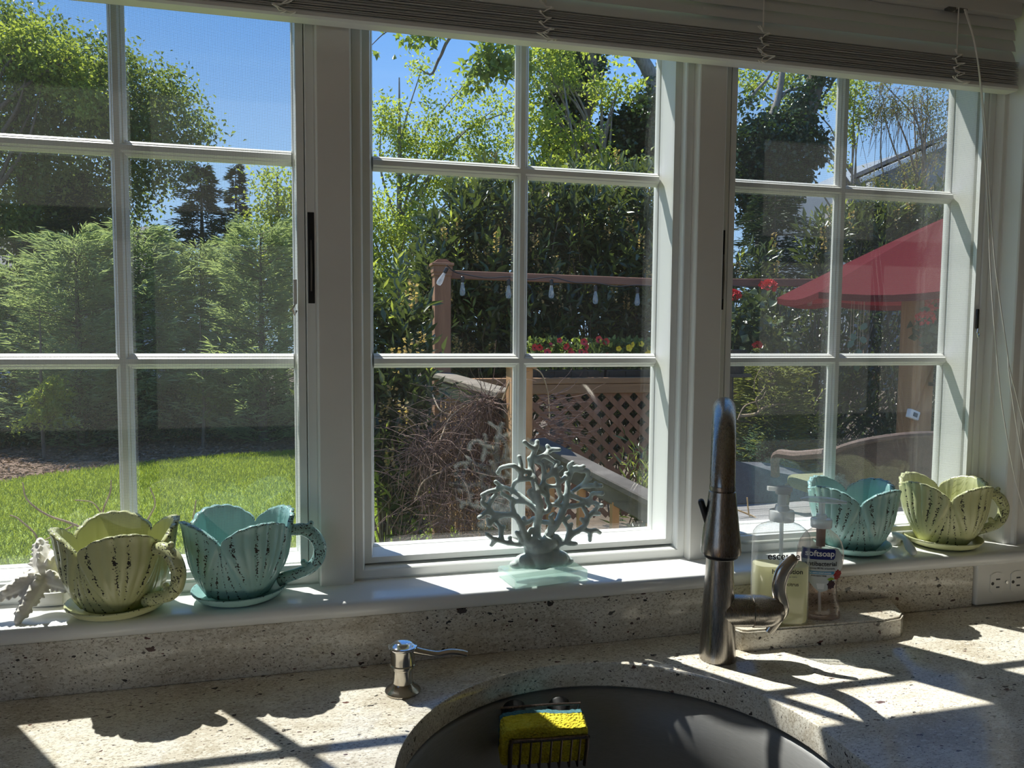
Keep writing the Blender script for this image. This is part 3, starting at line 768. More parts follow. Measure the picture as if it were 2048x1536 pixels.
# ================================================================== soap pump on the counter
sp = thing('soap_pump', 'small built-in metal soap pump with curved spout, left of the sink', 'soap pump', (-.1935, -.2005, 0))
M_pump = nickel('pump_nickel', (.55, .52, .47), .17)
bm = nb(); lathe(bm, [(.0206, .0003), (.0208, .0020), (.0198, .0034), (.0168, .0052), (.0135, .0082), (.0122, .0110)], 36); obj('base_flange', bm, M_pump, sp)
bm = nb(); lathe(bm, [(.0116, .0060), (.0114, .0200), (.0114, .0272), (.0128, .0282), (.0130, .0300), (.0126, .0312)], 36); obj('collar', bm, M_pump, sp)
bm = nb(); lathe(bm, [(.0144, .0305), (.0152, .0312), (.0152, .0330), (.0141, .0342), (.0138, .0400), (.0138, .0500), (.0143, .0515)], 36); obj('pump_body', bm, M_pump, sp)
bm = nb(); lathe(bm, [(.0150, .0512), (.0170, .0528), (.0174, .0540), (.0168, .0552), (.0140, .0560), (.0110, .0588), (.0070, .0606), (.0005, .0612)], 36); obj('cap', bm, plain('mirror_chrome', (.75, .76, .78), .05, 1.0), sp)
bm = nb(); tube(bm, catmull([(.0100, -.002, .0500), (.0250, -.0046, .0462), (.0400, -.0075, .0440), (.0540, -.010, .0462), (.0660, -.0125, .0452), (.0735, -.0140, .0432)], 6), [.0046, .0040, .0036, .0036, .0036, .0036], 14); obj('spout', bm, M_pump, sp)

# ================================================================== sponge in its wire rack on the sink wall
Ms = Matrix.Translation((-.0335, -.2360, -.0560)) @ Matrix.Rotation(math.radians(-6), 4, 'Z') @ Matrix.Rotation(math.radians(17), 4, 'X')
spn = thing('sponge', 'yellow scrub sponge with a teal scouring pad in the wire rack', 'sponge'); spn.matrix_world = Ms
def spongemat():
    t = NT('cellulose_sponge'); p = t.pr(Roughness=.9); v = t.obj()
    f = t.noise(v, 45, 3); t.l(t.ramp(f, [(.28, (.52, .40, .02)), (.5, (.78, .66, .03)), (.75, (.86, .76, .08))]), p.inputs['Base Color'])
    vo = t.n('TexVoronoi'); vo.inputs['Scale'].default_value = 340; t.l(v, vo.inputs['Vector']); t.bump(vo.outputs['Distance'], .9, .003); return t.m
def slab(y0, y1, wav, jit, seed):
    bm = nb(); rg = random.Random(seed); nx, nz_ = 30, 12
    for y in (y0, y1):
        pass
    G = {}
    for s, y in ((0, y0), (1, y1)):
        for i in range(nx + 1):
            for k in range(nz_ + 1):
                x = -.0500 + .100 * i / nx; z = -.0270 + .0530 * k / nz_
                yy = y + wav * math.sin(i / nx * PI * 2 - .6) * (k / nz_) 
                rx = .004 if (i in (0, nx)) and (k in (0, nz_)) else 0
                G[s, i, k] = bm.verts.new((x - math.copysign(rx, x) + rg.uniform(-jit, jit), yy + rg.uniform(-jit, jit), z + rg.uniform(-jit, jit)))
    for i in range(nx):
        for k in range(nz_):
            bm.faces.new((G[0, i, k], G[0, i + 1, k], G[0, i + 1, k + 1], G[0, i, k + 1])); bm.faces.new((G[1, i, k], G[1, i, k + 1], G[1, i + 1, k + 1], G[1, i + 1, k]))
        bm.faces.new((G[0, i, 0], G[1, i, 0], G[1, i + 1, 0], G[0, i + 1, 0])); bm.faces.new((G[0, i, nz_], G[0, i + 1, nz_], G[1, i + 1, nz_], G[1, i, nz_]))
    for k in range(nz_):
        bm.faces.new((G[0, 0, k], G[0, 0, k + 1], G[1, 0, k + 1], G[1, 0, k])); bm.faces.new((G[0, nx, k], G[1, nx, k], G[1, nx, k + 1], G[0, nx, k + 1]))
    return bm
obj('foam', slab(-.0135, .0085, .0022, .0005, 2), spongemat(), spn, smooth=50)
obj('scouring_pad', slab(.0087, .0142, .0022, .0006, 4), plain('scour_teal', (.06, .17, .20), .9, noise=.4, nscale=500), spn, smooth=50)
rk = thing('sponge_rack', 'dark wire rack stuck to the sink wall holding the yellow sponge', 'sponge holder'); rk.matrix_world = Ms
M_wire = nickel('rack_wire', (.20, .16, .145), .3)
def rack():
    yF, yB_, zt_, zb = -.0172, .0195, .0130, -.0300
    bm = nb(); tube(bm, catmull([(-.0400, yF, zb), (-.0400, yF, zt_ - .004), (-.0355, yF, zt_), (0, yF - .001, zt_ + .0008), (.0455, yF, zt_), (.0500, yF, zt_ - .004), (.0500, yF, zb)], 5), .0026, 10); obj('front_rail', bm, M_wire, rk)
    for x in (-.0285, -.0165, -.0045, .0075, .0195, .0315, .0415):
        bm = nb(); tube(bm, catmull([(x, yF, zt_), (x, yF, zb + .003), (x, yF + .003, zb - .002), (x, yF + .012, zb - .0008), (x, yB_, zb)], 4), .0014, 8); obj('wire', bm, M_wire, rk)
    bm = nb(); tube(bm, catmull([(-.0460, yB_, zb), (-.0460, yB_, .0215), (-.0400, yB_, .0275), (.0400, yB_, .0275), (.0460, yB_, .0215), (.0460, yB_, zb)], 5), .0018, 10); obj('back_rail', bm, M_wire, rk)
    for x in (-.028, .028):
        bm = nb(); lathe(bm, [(.004, 0), (.006, .006), (.014, .020), (.0145, .0225), (.004, .018)], 20, M=Matrix.Translation((x, yB_ + .002, .002)) @ Matrix.Rotation(-PI / 2, 4, 'X')); obj('suction_cup', bm, M_black, rk)
rack()

# ================================================================== the two bottles on the ledge
def clearmat(name, tint, haze=.10, hazecol=(.9, .92, .92)):
    t = NT(name); tr = t.n('BsdfTransparent'); tr.inputs[0].default_value = (*tint, 1)
    df = t.n('BsdfDiffuse'); df.inputs[0].default_value = (*hazecol, 1); tl = t.n('BsdfTranslucent'); tl.inputs[0].default_value = (*hazecol, 1)
    ad = t.n('MixShader'); ad.inputs[0].default_value = .5; t.l(df.outputs[0], ad.inputs[1]); t.l(tl.outputs[0], ad.inputs[2])
    lw = t.n('LayerWeight'); lw.inputs[0].default_value = .5
    edge = t.math('MULTIPLY_ADD', t.math('POWER', lw.outputs['Facing'], 3.0), .38, haze)
    m1 = t.n('MixShader'); t.l(edge, m1.inputs[0]); t.l(tr.outputs[0], m1.inputs[1]); t.l(ad.outputs[0], m1.inputs[2])
    gl = t.n('BsdfGlossy'); gl.inputs['Roughness'].default_value = .06
    m2 = t.n('MixShader'); t.l(t.math('MULTIPLY_ADD', t.math('POWER', lw.outputs['Facing'], 4.0), .8, .045), m2.inputs[0]); t.l(m1.outputs[0], m2.inputs[1]); t.l(gl.outputs[0], m2.inputs[2])
    t.l(m2.outputs[0], t.out.inputs[0]); return t.m
M_clear = clearmat('clear_plastic_bottle', (.97, .98, .98), .07)
M_clear2 = clearmat('clear_plastic_pink', (.93, .85, .82), .03, (.8, .72, .68))
M_pumpw = clearmat('translucent_pump_plastic', (.95, .97, .96), .66, (.93, .95, .94))
def rrect_section(bm, hw, hd_, r, z, n=6):
    ring = []
    r = min(r, hw, hd_)
    for qx, qy, a0 in ((1, 1, 0), (-1, 1, PI / 2), (-1, -1, PI), (1, -1, 3 * PI / 2)):
        for k in range(n + 1):
            a = a0 + PI / 2 * k / n
            ring.append(bm.verts.new((qx * (hw - r) + r * math.cos(a), qy * (hd_ - r) + r * math.sin(a), z)))
    return ring
def loft(bm, rings, cap=True):
    for a, b in zip(rings, rings[1:]):
        n = len(a)
        for i in range(n): bm.faces.new((a[i], a[(i + 1) % n], b[(i + 1) % n], b[i]))
    if cap: bm.faces.new(list(reversed(rings[0]))); bm.faces.new(rings[-1])
def text_mesh(s, size, align='CENTER', ext=.00008, bold=0.0):
    cu = bpy.data.curves.new('t', 'FONT'); cu.body = s; cu.size = size; cu.align_x = align; cu.extrude = ext; cu.offset = bold; cu.resolution_u = 4
    o = bpy.data.objects.new('t', cu); COL.objects.link(o)
    dg = bpy.context.evaluated_depsgraph_get(); dg.update()
    me = bpy.data.meshes.new_from_object(o.evaluated_get(dg))
    bpy.data.objects.remove(o); bpy.data.curves.remove(cu)
    return me
def put_text(name, s, size, mat, parent, x, z, yf, align='CENTER', bold=0.0, lift=.0003):
    me = text_mesh(s, size, align, bold=bold)
    co_ = np.empty(len(me.vertices) * 3, dtype=np.float32); me.vertices.foreach_get('co', co_); co_ = co_.reshape(-1, 3)
    X = co_[:, 0] + x; Z = co_[:, 1] + z
    Y = np.array([yf(a, b) for a, b in zip(X, Z)]) - lift - co_[:, 2]
    me.vertices.foreach_set('co', np.stack([X, Y, Z], -1).astype(np.float32).ravel()); me.update()
    return link(name, me, mat, parent)
M_ink = plain('black_ink', (.02, .02, .022), .6); M_inkg = plain('grey_ink', (.10, .11, .12), .6); M_inkw = plain('white_ink', (.9, .9, .9), .5)
BZ = .0282
RB = math.radians(-16)
lo = thing('lotion_bottle', 'clear pump bottle half full of pale yellow hand lotion', 'bottle', (.3222, -.1690, BZ), RB)
HW, HD = .0375, .0185
def lot(off, z0, z1, zs_=None):
    bm = nb(); R = []
    prof = [(z0, .90), (z0 + .0015, .97), (z0 + .005, 1.0), (.115, .985), (.122, .955), (.128, .86), (.1325, .70), (.1355, .50), (.1370, .36), (.1400, .355)]
    prof = [(z, k) for z, k in prof if z <= z1] 
    if prof[-1][0] < z1: prof.append((z1, float(np.interp(z1, [.005, .115], [1.0, .985]))))
    for z, k in prof:
        R.append(rrect_section(bm, (HW * k - off), min(HD, HW * k) * (1 if k > .9 else max(k, .55)) - off, .013 * max(k, .4), z))
    loft(bm, R); return bm
obj('bottle_shell', lot(0, .0002, .1400), M_clear, lo, smooth=40)
def lotionmat():
    t = NT('pale_yellow_lotion'); df = t.n('BsdfDiffuse'); df.inputs[0].default_value = (.92, .90, .66, 1); tl = t.n('BsdfTranslucent'); tl.inputs[0].default_value = (.92, .89, .64, 1)
    m = t.n('MixShader'); m.inputs[0].default_value = .6; t.l(df.outputs[0], m.inputs[1]); t.l(tl.outputs[0], m.inputs[2]); t.l(m.outputs[0], t.out.inputs[0]); return t.m
obj('lotion', lot(.0014, .0016, .0795), lotionmat(), lo, smooth=40, label='pale yellow lotion filling the lower half')
bm = nb(); lathe(bm, [(.0138, .1385), (.0162, .1390), (.0165, .1400), (.0165, .1515), (.0158, .1530), (.0100, .1535), (.0085, .1600), (.0060, .1610), (.0058, .1760)], 24); pc = obj('pump_collar', bm, M_pumpw, lo)
bm = nb(); prism(bm, [(-.0085, -.005), (.0090, -.0075), (.0100, 0), (.0090, .0075), (-.0085, .005)], 'z', .1755, .1800)
prism(bm, [(-.0200, -.0035), (-.006, -.0055), (.0105, -.0085), (.0118, 0), (.0105, .0085), (-.006, .0055), (-.0200, .0035)], 'z', .1800, .1856); obj('pump_head', bm, M_pumpw, lo, smooth=20)
bm = nb(); tube(bm, [(0, 0, .139), (.001, 0, .08), (.004, 0, .01)], .0028, 10); obj('dip_tube', bm, M_pumpw, lo)
yl = lambda x, z: -HD
put_text('print', 'escence', .0135, M_ink, lo, -.0015, .0905, yl, bold=.00018); put_text('print', 'hand lotion', .0090, M_ink, lo, .0040, .0710, yl, bold=.00016)
put_text('print', 'lotion pour les mains', .0030, M_inkg, lo, .0040, .0660, yl); put_text('print', 'fresh citrus', .0068, M_ink, lo, .0040, .0545, yl, bold=.00008)

so = thing('soap_bottle', 'waisted clear soap bottle with a navy and grey berry label', 'bottle', (.3850, -.1680, BZ), math.radians(-19))
SPR = [(.0002, .0262, .0165), (.0016, .0288, .0185), (.006, .0290, .0188), (.018, .0272, .0178), (.034, .0236, .0165), (.046, .0226, .0162), (.058, .0248, .0168), (.072, .0292, .0180), (.086, .0312, .0186), (.098, .0304, .0182), (.108, .0272, .0170), (.1165, .0216, .0150), (.1215, .0150, .0125), (.1240, .0118, .0112), (.1275, .0114, .0114)]
def soap_shell(off, z1):
    bm = nb(); R = []
    for z, a, b in SPR:
        if z > z1: break
        n = 40
        R.append([bm.verts.new(((a - off) * math.copysign(abs(math.cos(t)) ** .85, math.cos(t)), (b - off) * math.copysign(abs(math.sin(t)) ** .85, math.sin(t)), z)) for t in [2 * PI * i / n for i in range(n)]])
    loft(bm, R); bmesh.ops.subdivide_edges(bm, edges=[], cuts=0); return bm
obj('bottle_shell', soap_shell(0, 1), M_clear2, so, smooth=60)
bm = nb(); lathe(bm, [(.0122, .1262), (.0140, .1266), (.0142, .1280), (.0142, .1370), (.0128, .1385), (.0075, .1395), (.0066, .1440), (.0044, .1446), (.0043, .1600)], 26); obj('pump_collar', bm, M_pumpw, so)
bm = nb(); tube(bm, catmull([(-.0290, 0, .1648), (-.016, 0, .1662), (0, 0, .1648), (.016, 0, .1625), (.0320, 0, .1590)], 5), [.0035, .0075, .0082, .0070, .0036], 14, flat=1.1); 
for v in bm.verts: v.co.z = .163 + (v.co.z - .163) * .55
obj('pump_head', bm, clearmat('milky_pump', (.9, .92, .92), .35, (.85, .87, .87)), so)
bm = nb(); lathe(bm, [(.0060, .100), (.0062, .1262)], 16); obj('pump_cylinder', bm, plain('pump_cylinder_taupe', (.36, .30, .26), .4), so)
bm = nb(); tube(bm, [(0, 0, .101), (.001, .002, .05), (.003, .003, .006)], .0022, 8); obj('dip_tube', bm, M_pumpw, so)
def ysoap(x, z):
    a = float(np.interp(z, [q[0] for q in SPR], [q[1] for q in SPR])); b = float(np.interp(z, [q[0] for q in SPR], [q[2] for q in SPR]))
    c = min(1.0, abs(x) / a)
    c1 = c ** (1 / .85); s1 = math.sqrt(max(0, 1 - c1 * c1)) ** .85
    return -b * s1
def label_patch(name, poly, mat, lift, parent=so, grid=.0025):
    """a printed shape on the front of the bottle: fine grid clipped to the outline's bounding rows"""
    xs_ = [p[0] for p in poly]; zs_ = [p[1] for p in poly]
    bm = nb(); nz_ = max(2, int((max(zs_) - min(zs_)) / grid)); rows_ = []
    for k in range(nz_ + 1):
        z = min(zs_) + (max(zs_) - min(zs_)) * k / nz_
        zc = min(max(z, min(zs_) + 1e-6), max(zs_) - 1e-6); cr = []
        for (x0, z0), (x1, z1) in zip(poly, poly[1:] + poly[:1]):
            if (z0 - zc) * (z1 - zc) < 0: cr.append(x0 + (x1 - x0) * (zc - z0) / (z1 - z0))
        a, b = min(cr), max(cr); m = 16
        rows_.append([bm.verts.new((a + (b - a) * i / m, ysoap(a + (b - a) * i / m, z) - lift, z)) for i in range(m + 1)])
    for r0, r1 in zip(rows_, rows_[1:]):
        for i in range(16): bm.faces.new((r0[i], r0[i + 1], r1[i + 1], r1[i]))
    return obj(name, bm, mat, parent, smooth=60)
lab = [(-.0272, .1010), (.0180, .1010), (.0235, .0940), (.0270, .080), (.0262, .0715), (.0205, .062), (.0140, .0520), (.0085, .0450), (.0020, .0400), (-.004, .0395), (-.012, .046), (-.021, .058), (-.0268, .074), (-.0285, .088)]
label_patch('label', lab, plain('label_silver_grey', (.42, .47, .50), .35), .0003)
label_patch('label_band', [(-.0262, .1000), (.0136, .1000), (.0152, .0985), (.0140, .0872), (.0122, .0858), (-.0275, .0858)], plain('label_navy', (.012, .022, .16), .3), .0006)
label_patch('label_strip', [(-.0282, .0692), (.0142, .0692), (.0142, .0650), (-.0272, .0650)], plain('label_blue', (.05, .25, .45), .3), .0006)
put_text('print', 'softsoap', .0112, M_inkw, so, -.0055, .0905, ysoap, bold=.0002, lift=.0009)
put_text('print', 'antibacterial', .0085, M_ink, so, -.0035, .0770, ysoap, bold=.00016, lift=.0006)
put_text('print', 'removes 99.9% of bacteria', .0034, M_ink, so, -.0035, .0722, ysoap, lift=.0006)
put_text('print', 'SOAP WITH MOISTURIZERS', .0026, M_inkw, so, -.0060, .0661, ysoap, lift=.0009)
put_text('print', 'PARABEN FREE', .0030, M_ink, so, -.0060, .0616, ysoap, lift=.0006)
def berries(name, c, n, rad, r, mat, seed):
    bm = nb(); rg = random.Random(seed)
    for i in range(n):
        a = 2.4 * i; q = rad * math.sqrt((i + .5) / n); x = c[0] + q * math.cos(a) * .8; z = c[1] + q * math.sin(a)
        lathe(bm, [(r, 0), (r * .8, .0004), (.0001, .0006)], 8, M=Matrix.Translation((x, ysoap(x, z) - .0004, z)) @ Matrix.Rotation(PI / 2, 4, 'X'), cap0=False)
    obj(name, bm, mat, so, smooth=60, kind='stuff')
berries('raspberry_print', (.0195, .0640), 22, .0066, .0017, plain('print_red', (.30, .012, .015), .35), 1)
berries('blackberry_print', (.0108, .0505), 22, .0060, .0015, plain('print_plum', (.03, .006, .018), .3), 2)
label_patch('leaf_print', [(.0045, .0585), (.0100, .0612), (.0170, .0590), (.0158, .0560), (.0090, .0555)], plain('print_green', (.22, .38, .02), .4), .0006)
label_patch('barcode_box', [(-.0090, .0520), (.0020, .0520), (.0010, .0440), (-.0070, .0440)], plain('label_pale', (.62, .66, .70), .4), .0006)

# ================================================================== raised venetian blind inside the window recess
M_slat = plain('blind_slat_white', (.72, .72, .69), .45)
M_cord = plain('blind_cord', (.88, .85, .78), .8)
bl = thing('window_blind', 'raised white venetian blind with stacked slats and tangled cords across the window top', 'blind', (0, -.0762, 0))
BX = .7660
bm = nb(); box(bm, -BX, BX, -.0125, .0130, .9075, .9290, bev=.0015); obj('headrail', bm, M_slat, bl)
bm = nb(); prism(bm, [(-.0125, .7990), (-.0095, .7965), (.0095, .7965), (.0125, .7990), (.0125, .8030), (.0095, .8062), (-.0095, .8062), (-.0125, .8030)], 'x', -BX, BX); obj('bottom_rail', bm, M_slat, bl, smooth=20)
bm = nb(); A = []
for k in range(6):
    y = -.0122 + .0244 * k / 5; A.append((y, .0016 * (1 - (y / .0125) ** 2)))
poly = A + [(y, z - .00045) for y, z in reversed(A)]
prism(bm, poly, 'x', -BX + .001, BX - .001)
sl0 = obj('slat', bm, M_slat, bl, smooth=30)
rgb_ = random.Random(4)
zz_ = []
for k in range(26):
    zz_.append((.8066 + .00128 * k + (.0006 if k % 5 == 4 else 0), rgb_.uniform(-.03, .03), rgb_.uniform(-.0008, .0008)))
for k, z in enumerate((.8520, .8690, .8860, .9010)):
    zz_.append((z, (1.12, 1.2, 1.25, 1.2)[k], 0))
for k, (z, tl, dy) in enumerate(zz_):
    o = sl0 if k == 0 else sl0.copy()
    if k: COL.objects.link(o)
    o.location = (rgb_.uniform(-.0006, .0006), dy, z); o.rotation_euler.x = tl
for x, n in ((-.650, 7), (-.3256, 8), (.0038, 8), (.3206, 7), (.6470, 8)):
    bm = nb(); rg = random.Random(int(x * 1000) + 5)
    for q in range(2):
        pts = []
        for k in range(n):
            z = .845 - .046 * k / (n - 1)
            s = 1 if k % 2 else -1
            a = rg.uniform(.006, .0115)
            cx = x + (.006 if k > n * .6 else 0) * rg.uniform(-.5, 1.6)
            pts += [(cx + s * a * .2, -.0134 - rg.uniform(0, .002), z + .0015), (cx + s * a, -.0162 - rg.uniform(0, .005), z), (cx + s * a * .3, -.0140 - rg.uniform(0, .003), z - .0022)]
        tube(bm, catmull(pts, 4), .00078, 6)
    obj('ladder_cord_bunch', bm, M_cord, bl, smooth=60)
    bm = nb()
    for dy in (-.0132, .0132):
        tube(bm, [(x, dy, .9080), (x + .0004, dy, .88), (x, dy, .842)], .0006, 6)
    tube(bm, [(x + .001, -.0130, .9080), (x + .0012, -.0133, .845)], .0007, 6)
    obj('ladder_cord', bm, M_cord, bl, smooth=60)
for x in (.6360, .6560):
    bm = nb(); box(bm, x - .007, x + .007, -.0140, -.0050, .9040, .9078, bev=.0008); obj('cord_bracket', bm, plain('bracket_grey', (.12, .12, .11), .5), bl)
for pts in ([(0.6531, -0.094, 0.9044), (0.6677, -0.1, 0.8558), (0.6792, -0.105, 0.7844), (0.6973, -0.109, 0.6236), (0.7112, -0.109, 0.5039), (0.7344, -0.109, 0.3578), (0.7518, -0.109, 0.2796), (0.7746, -0.111, 0.1951), (0.8, -0.112, 0.13)], [(0.6558, -0.094, 0.9047), (0.6712, -0.102, 0.8417), (0.686, -0.109, 0.7338), (0.7098, -0.109, 0.5718), (0.7224, -0.109, 0.5042), (0.7494, -0.109, 0.391), (0.7542, -0.109, 0.3608), (0.7734, -0.111, 0.2728), (0.7963, -0.112, 0.1919)], [(0.7494, -0.109, 0.391), (0.7558, -0.109, 0.3662), (0.787, -0.112, 0.2725), (0.812, -0.113, 0.19)]):
    bm = nb(); tube(bm, catmull(pts, 5), .00085, 7); o = obj('lift_cord', bm, M_cord, bl, smooth=60); o.location = (0, .0762, 0)

# ================================================================== foliage machinery
R_ = np.random.RandomState
def np_mesh(name, V, F, tint=None):
    me = bpy.data.meshes.new(name)
    V = np.asarray(V, np.float32); F = np.asarray(F, np.int32)
    me.vertices.add(len(V)); me.vertices.foreach_set('co', V.ravel())
    k = F.shape[1]
    me.loops.add(F.size); me.loops.foreach_set('vertex_index', F.ravel())
    me.polygons.add(len(F)); me.polygons.foreach_set('loop_start', np.arange(0, F.size, k, dtype=np.int32)); me.polygons.foreach_set('loop_total', np.full(len(F), k, np.int32))
    me.update(calc_edges=True)
    if tint is not None: set_attr(me, 'tint', tint)
    return me
def unit(a): return a / np.maximum(np.linalg.norm(a, axis=-1, keepdims=True), 1e-9)
def leaf_mesh(name, C, D, L, wr, rg, tint, fold=.25, up_bias=.6):
    """folded two-triangle leaves: C base points, D long axes, L lengths"""
    n = len(C); D = unit(D)
    N = unit(rg.normal(size=(n, 3)) * (1 - up_bias) + np.array([0, 0, 1.0]) * up_bias + rg.normal(size=(n, 3)) * .25)
    S = unit(np.cross(D, N)); N = np.cross(S, D)
    L = np.broadcast_to(np.asarray(L, float).reshape(-1, 1), (n, 1)); W = L * wr
    base = C; tip = C + D * L - N * L * .12; mid = C + D * L * .48
    l = mid + S * W / 2 + N * W * fold; r = mid - S * W / 2 + N * W * fold
    V = np.stack([base, r, tip, l], 1).reshape(-1, 3)
    i = np.arange(n) * 4
    F = np.concatenate([np.stack([i, i + 1, i + 2], 1), np.stack([i, i + 2, i + 3], 1)])
    return np_mesh(name, V, F, np.repeat(tint, 4))
def leafmat(name, dark, light, trans=.5, rough=.42, spec=.4, tcol=None):
    t = NT(name); p = t.n('BsdfPrincipled'); p.inputs['Roughness'].default_value = rough; p.inputs['Specular IOR Level'].default_value = spec
    at = t.n('Attribute', attribute_name='tint')
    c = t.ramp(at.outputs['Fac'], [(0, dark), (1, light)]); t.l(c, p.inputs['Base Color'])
    tl = t.n('BsdfTranslucent')
    tc = tcol or tuple(min(1, x) for x in (light[0] * 1.25, light[1] * 1.2, light[2] * .6))
    t.l(t.ramp(at.outputs['Fac'], [(0, tuple((a + b) / 2 for a, b in zip(dark, tc))), (1, tc)]), tl.inputs[0])
    m = t.n('MixShader'); m.inputs[0].default_value = trans; t.l(p.outputs[0], m.inputs[1]); t.l(tl.outputs[0], m.inputs[2]); t.l(m.outputs[0], t.out.inputs[0])
    return t.m
ML = {
    'maple': leafmat('leaf_maple', (.13, .20, .04), (.42, .50, .11), .55, .5, .3),
    'green': leafmat('leaf_green', (.06, .10, .03), (.24, .31, .09), .5, .45, .35),
    'oak': leafmat('leaf_oak', (.08, .13, .03), (.28, .37, .08), .5, .4, .4),
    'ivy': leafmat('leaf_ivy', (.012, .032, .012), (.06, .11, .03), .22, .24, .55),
    'laurel': leafmat('leaf_laurel', (.026, .044, .020), (.11, .15, .055), .3, .28, .6),
    'laurel_tip': leafmat('leaf_laurel_tip', (.15, .21, .04), (.40, .46, .12), .45, .35, .5),
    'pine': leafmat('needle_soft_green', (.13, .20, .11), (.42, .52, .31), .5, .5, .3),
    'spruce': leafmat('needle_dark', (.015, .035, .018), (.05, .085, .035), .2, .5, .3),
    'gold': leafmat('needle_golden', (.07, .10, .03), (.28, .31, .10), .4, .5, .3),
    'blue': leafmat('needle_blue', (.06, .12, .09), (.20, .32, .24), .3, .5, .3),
    'olive': leafmat('leaf_olive', (.10, .10, .04), (.27, .27, .11), .45, .5, .3),
    'grass': leafmat('grass_blade', (.13, .21, .025), (.36, .44, .07), .45, .5, .2)}
def bark(name, a, b):
    t = NT(name); p = t.pr(Roughness=.85); f = t.noise(t.obj((6, 6, 1.2)), 5, 5, .65); t.l(t.ramp(f, [(.3, a), (.7, b)]), p.inputs['Base Color']); t.bump(f, .6, .02); return t.m
bm = nb(); box(bm, -9, 9, -16, YB - .13, -1.56, -1.30); struct('bounce_floor', bm, plain('bounce_patio_tan', (.50, .44, .36), .8, noise=.2, nscale=3), smooth=0)  # unseen pale patio added to warm the outdoor light reaching the room
M_bark = bark('bark_brown', (.07, .05, .035), (.19, .15, .11)); M_barkg = bark('bark_grey', (.12, .11, .10), (.34, .31, .27)); M_twig = bark('twig_brown', (.075, .042, .032), (.21, .13, .10))
M_bare = bark('branch_tan', (.22, .15, .10), (.46, .36, .25))

def in_blobs(blobs, n, rg, shell=.35):
    """random points in a set of ellipsoids [(x, y, z, rx, ry, rz)], thicker near their skins"""
    B = np.array(blobs, float); vol = B[:, 3] * B[:, 4] * B[:, 5]; vol = vol ** .8; k = rg.choice(len(B), n, p=vol / vol.sum())
    d = unit(rg.normal(size=(n, 3))); r = (shell + (1 - shell) * rg.rand(n, 1)) ** .6
    return B[k, :3] + d * r * B[k, 3:], d
def crown(name, blobs, n, size, mat, parent, seed, puffs=None, spread=.28, wr=.55, droop=.15, gaps=True):
    """leaves gathered in puffs so that the crown has lumps and see-through gaps"""
    rg = R_(seed)
    np_ = puffs or max(8, n // 45)
    P, d = in_blobs(blobs, np_, rg)
    k = rg.randint(0, np_, n)
    C = P[k] + rg.normal(size=(n, 3)) * spread * np.array([1, 1, .7])
    D = rg.normal(size=(n, 3)) + d[k] * .5 + np.array([0, 0, -droop])
    pt = rg.rand(np_)
    tint = np.clip(.55 * pt[k] + .45 * rg.rand(n), 0, 1)
    L = size * (.7 + .6 * rg.rand(n))
    return link(name, leaf_mesh(name, C, D, L, wr, rg, tint), ML[mat], parent, kind='stuff'), P
def limbs(bm, root, targets, r0, rg, n=7, r1=.012, sag=.12):
    root = Vector(root)
    for tg in targets:
        tg = Vector(tg); mid = root.lerp(tg, .5) + Vector((rg.uniform(-1, 1), rg.uniform(-1, 1), rg.uniform(.2, 1))) * (tg - root).length * sag
        tube(bm, catmull([root, mid, tg], n), [r0, r0 * .55, r1], 6)
def tree(name, label, base, top_z, r, blobs, n, size, mat, seed, barkm=None, group=None, nl=14, spread=.28, puffs=None, wr=.55, cat='tree', lean=(0, 0)):
    rg = random.Random(seed)
    t = thing(name, label, cat, base, 0, group)
    bx, by, bz = base
    rel = [(b[0] - bx, b[1] - by, b[2] - bz, b[3], b[4], b[5]) for b in blobs]
    _, P = crown('foliage', rel, n, size, mat, t, seed, puffs, spread, wr)
    bm = nb(); H = top_z - bz
    tube(bm, catmull([(0, 0, -.05), (lean[0] * .3 + rg.uniform(-.05, .05) * H * .3, lean[1] * .3, H * .35), (lean[0] * .7, lean[1] * .7, H * .7), (lean[0], lean[1], H)], 6), [r, r * .75, r * .5, r * .12], 9)
    for q in range(nl):
        p = P[rg.randrange(len(P))]
        h = max(.15 * H, min(H * .9, float(p[2]) * rg.uniform(.45, .8)))
        limbs(bm, (lean[0] * h / H, lean[1] * h / H, h), [p], r * .35, rg, 5, .008)
    obj('trunk', bm, barkm or M_bark, t, smooth=80)
    return t
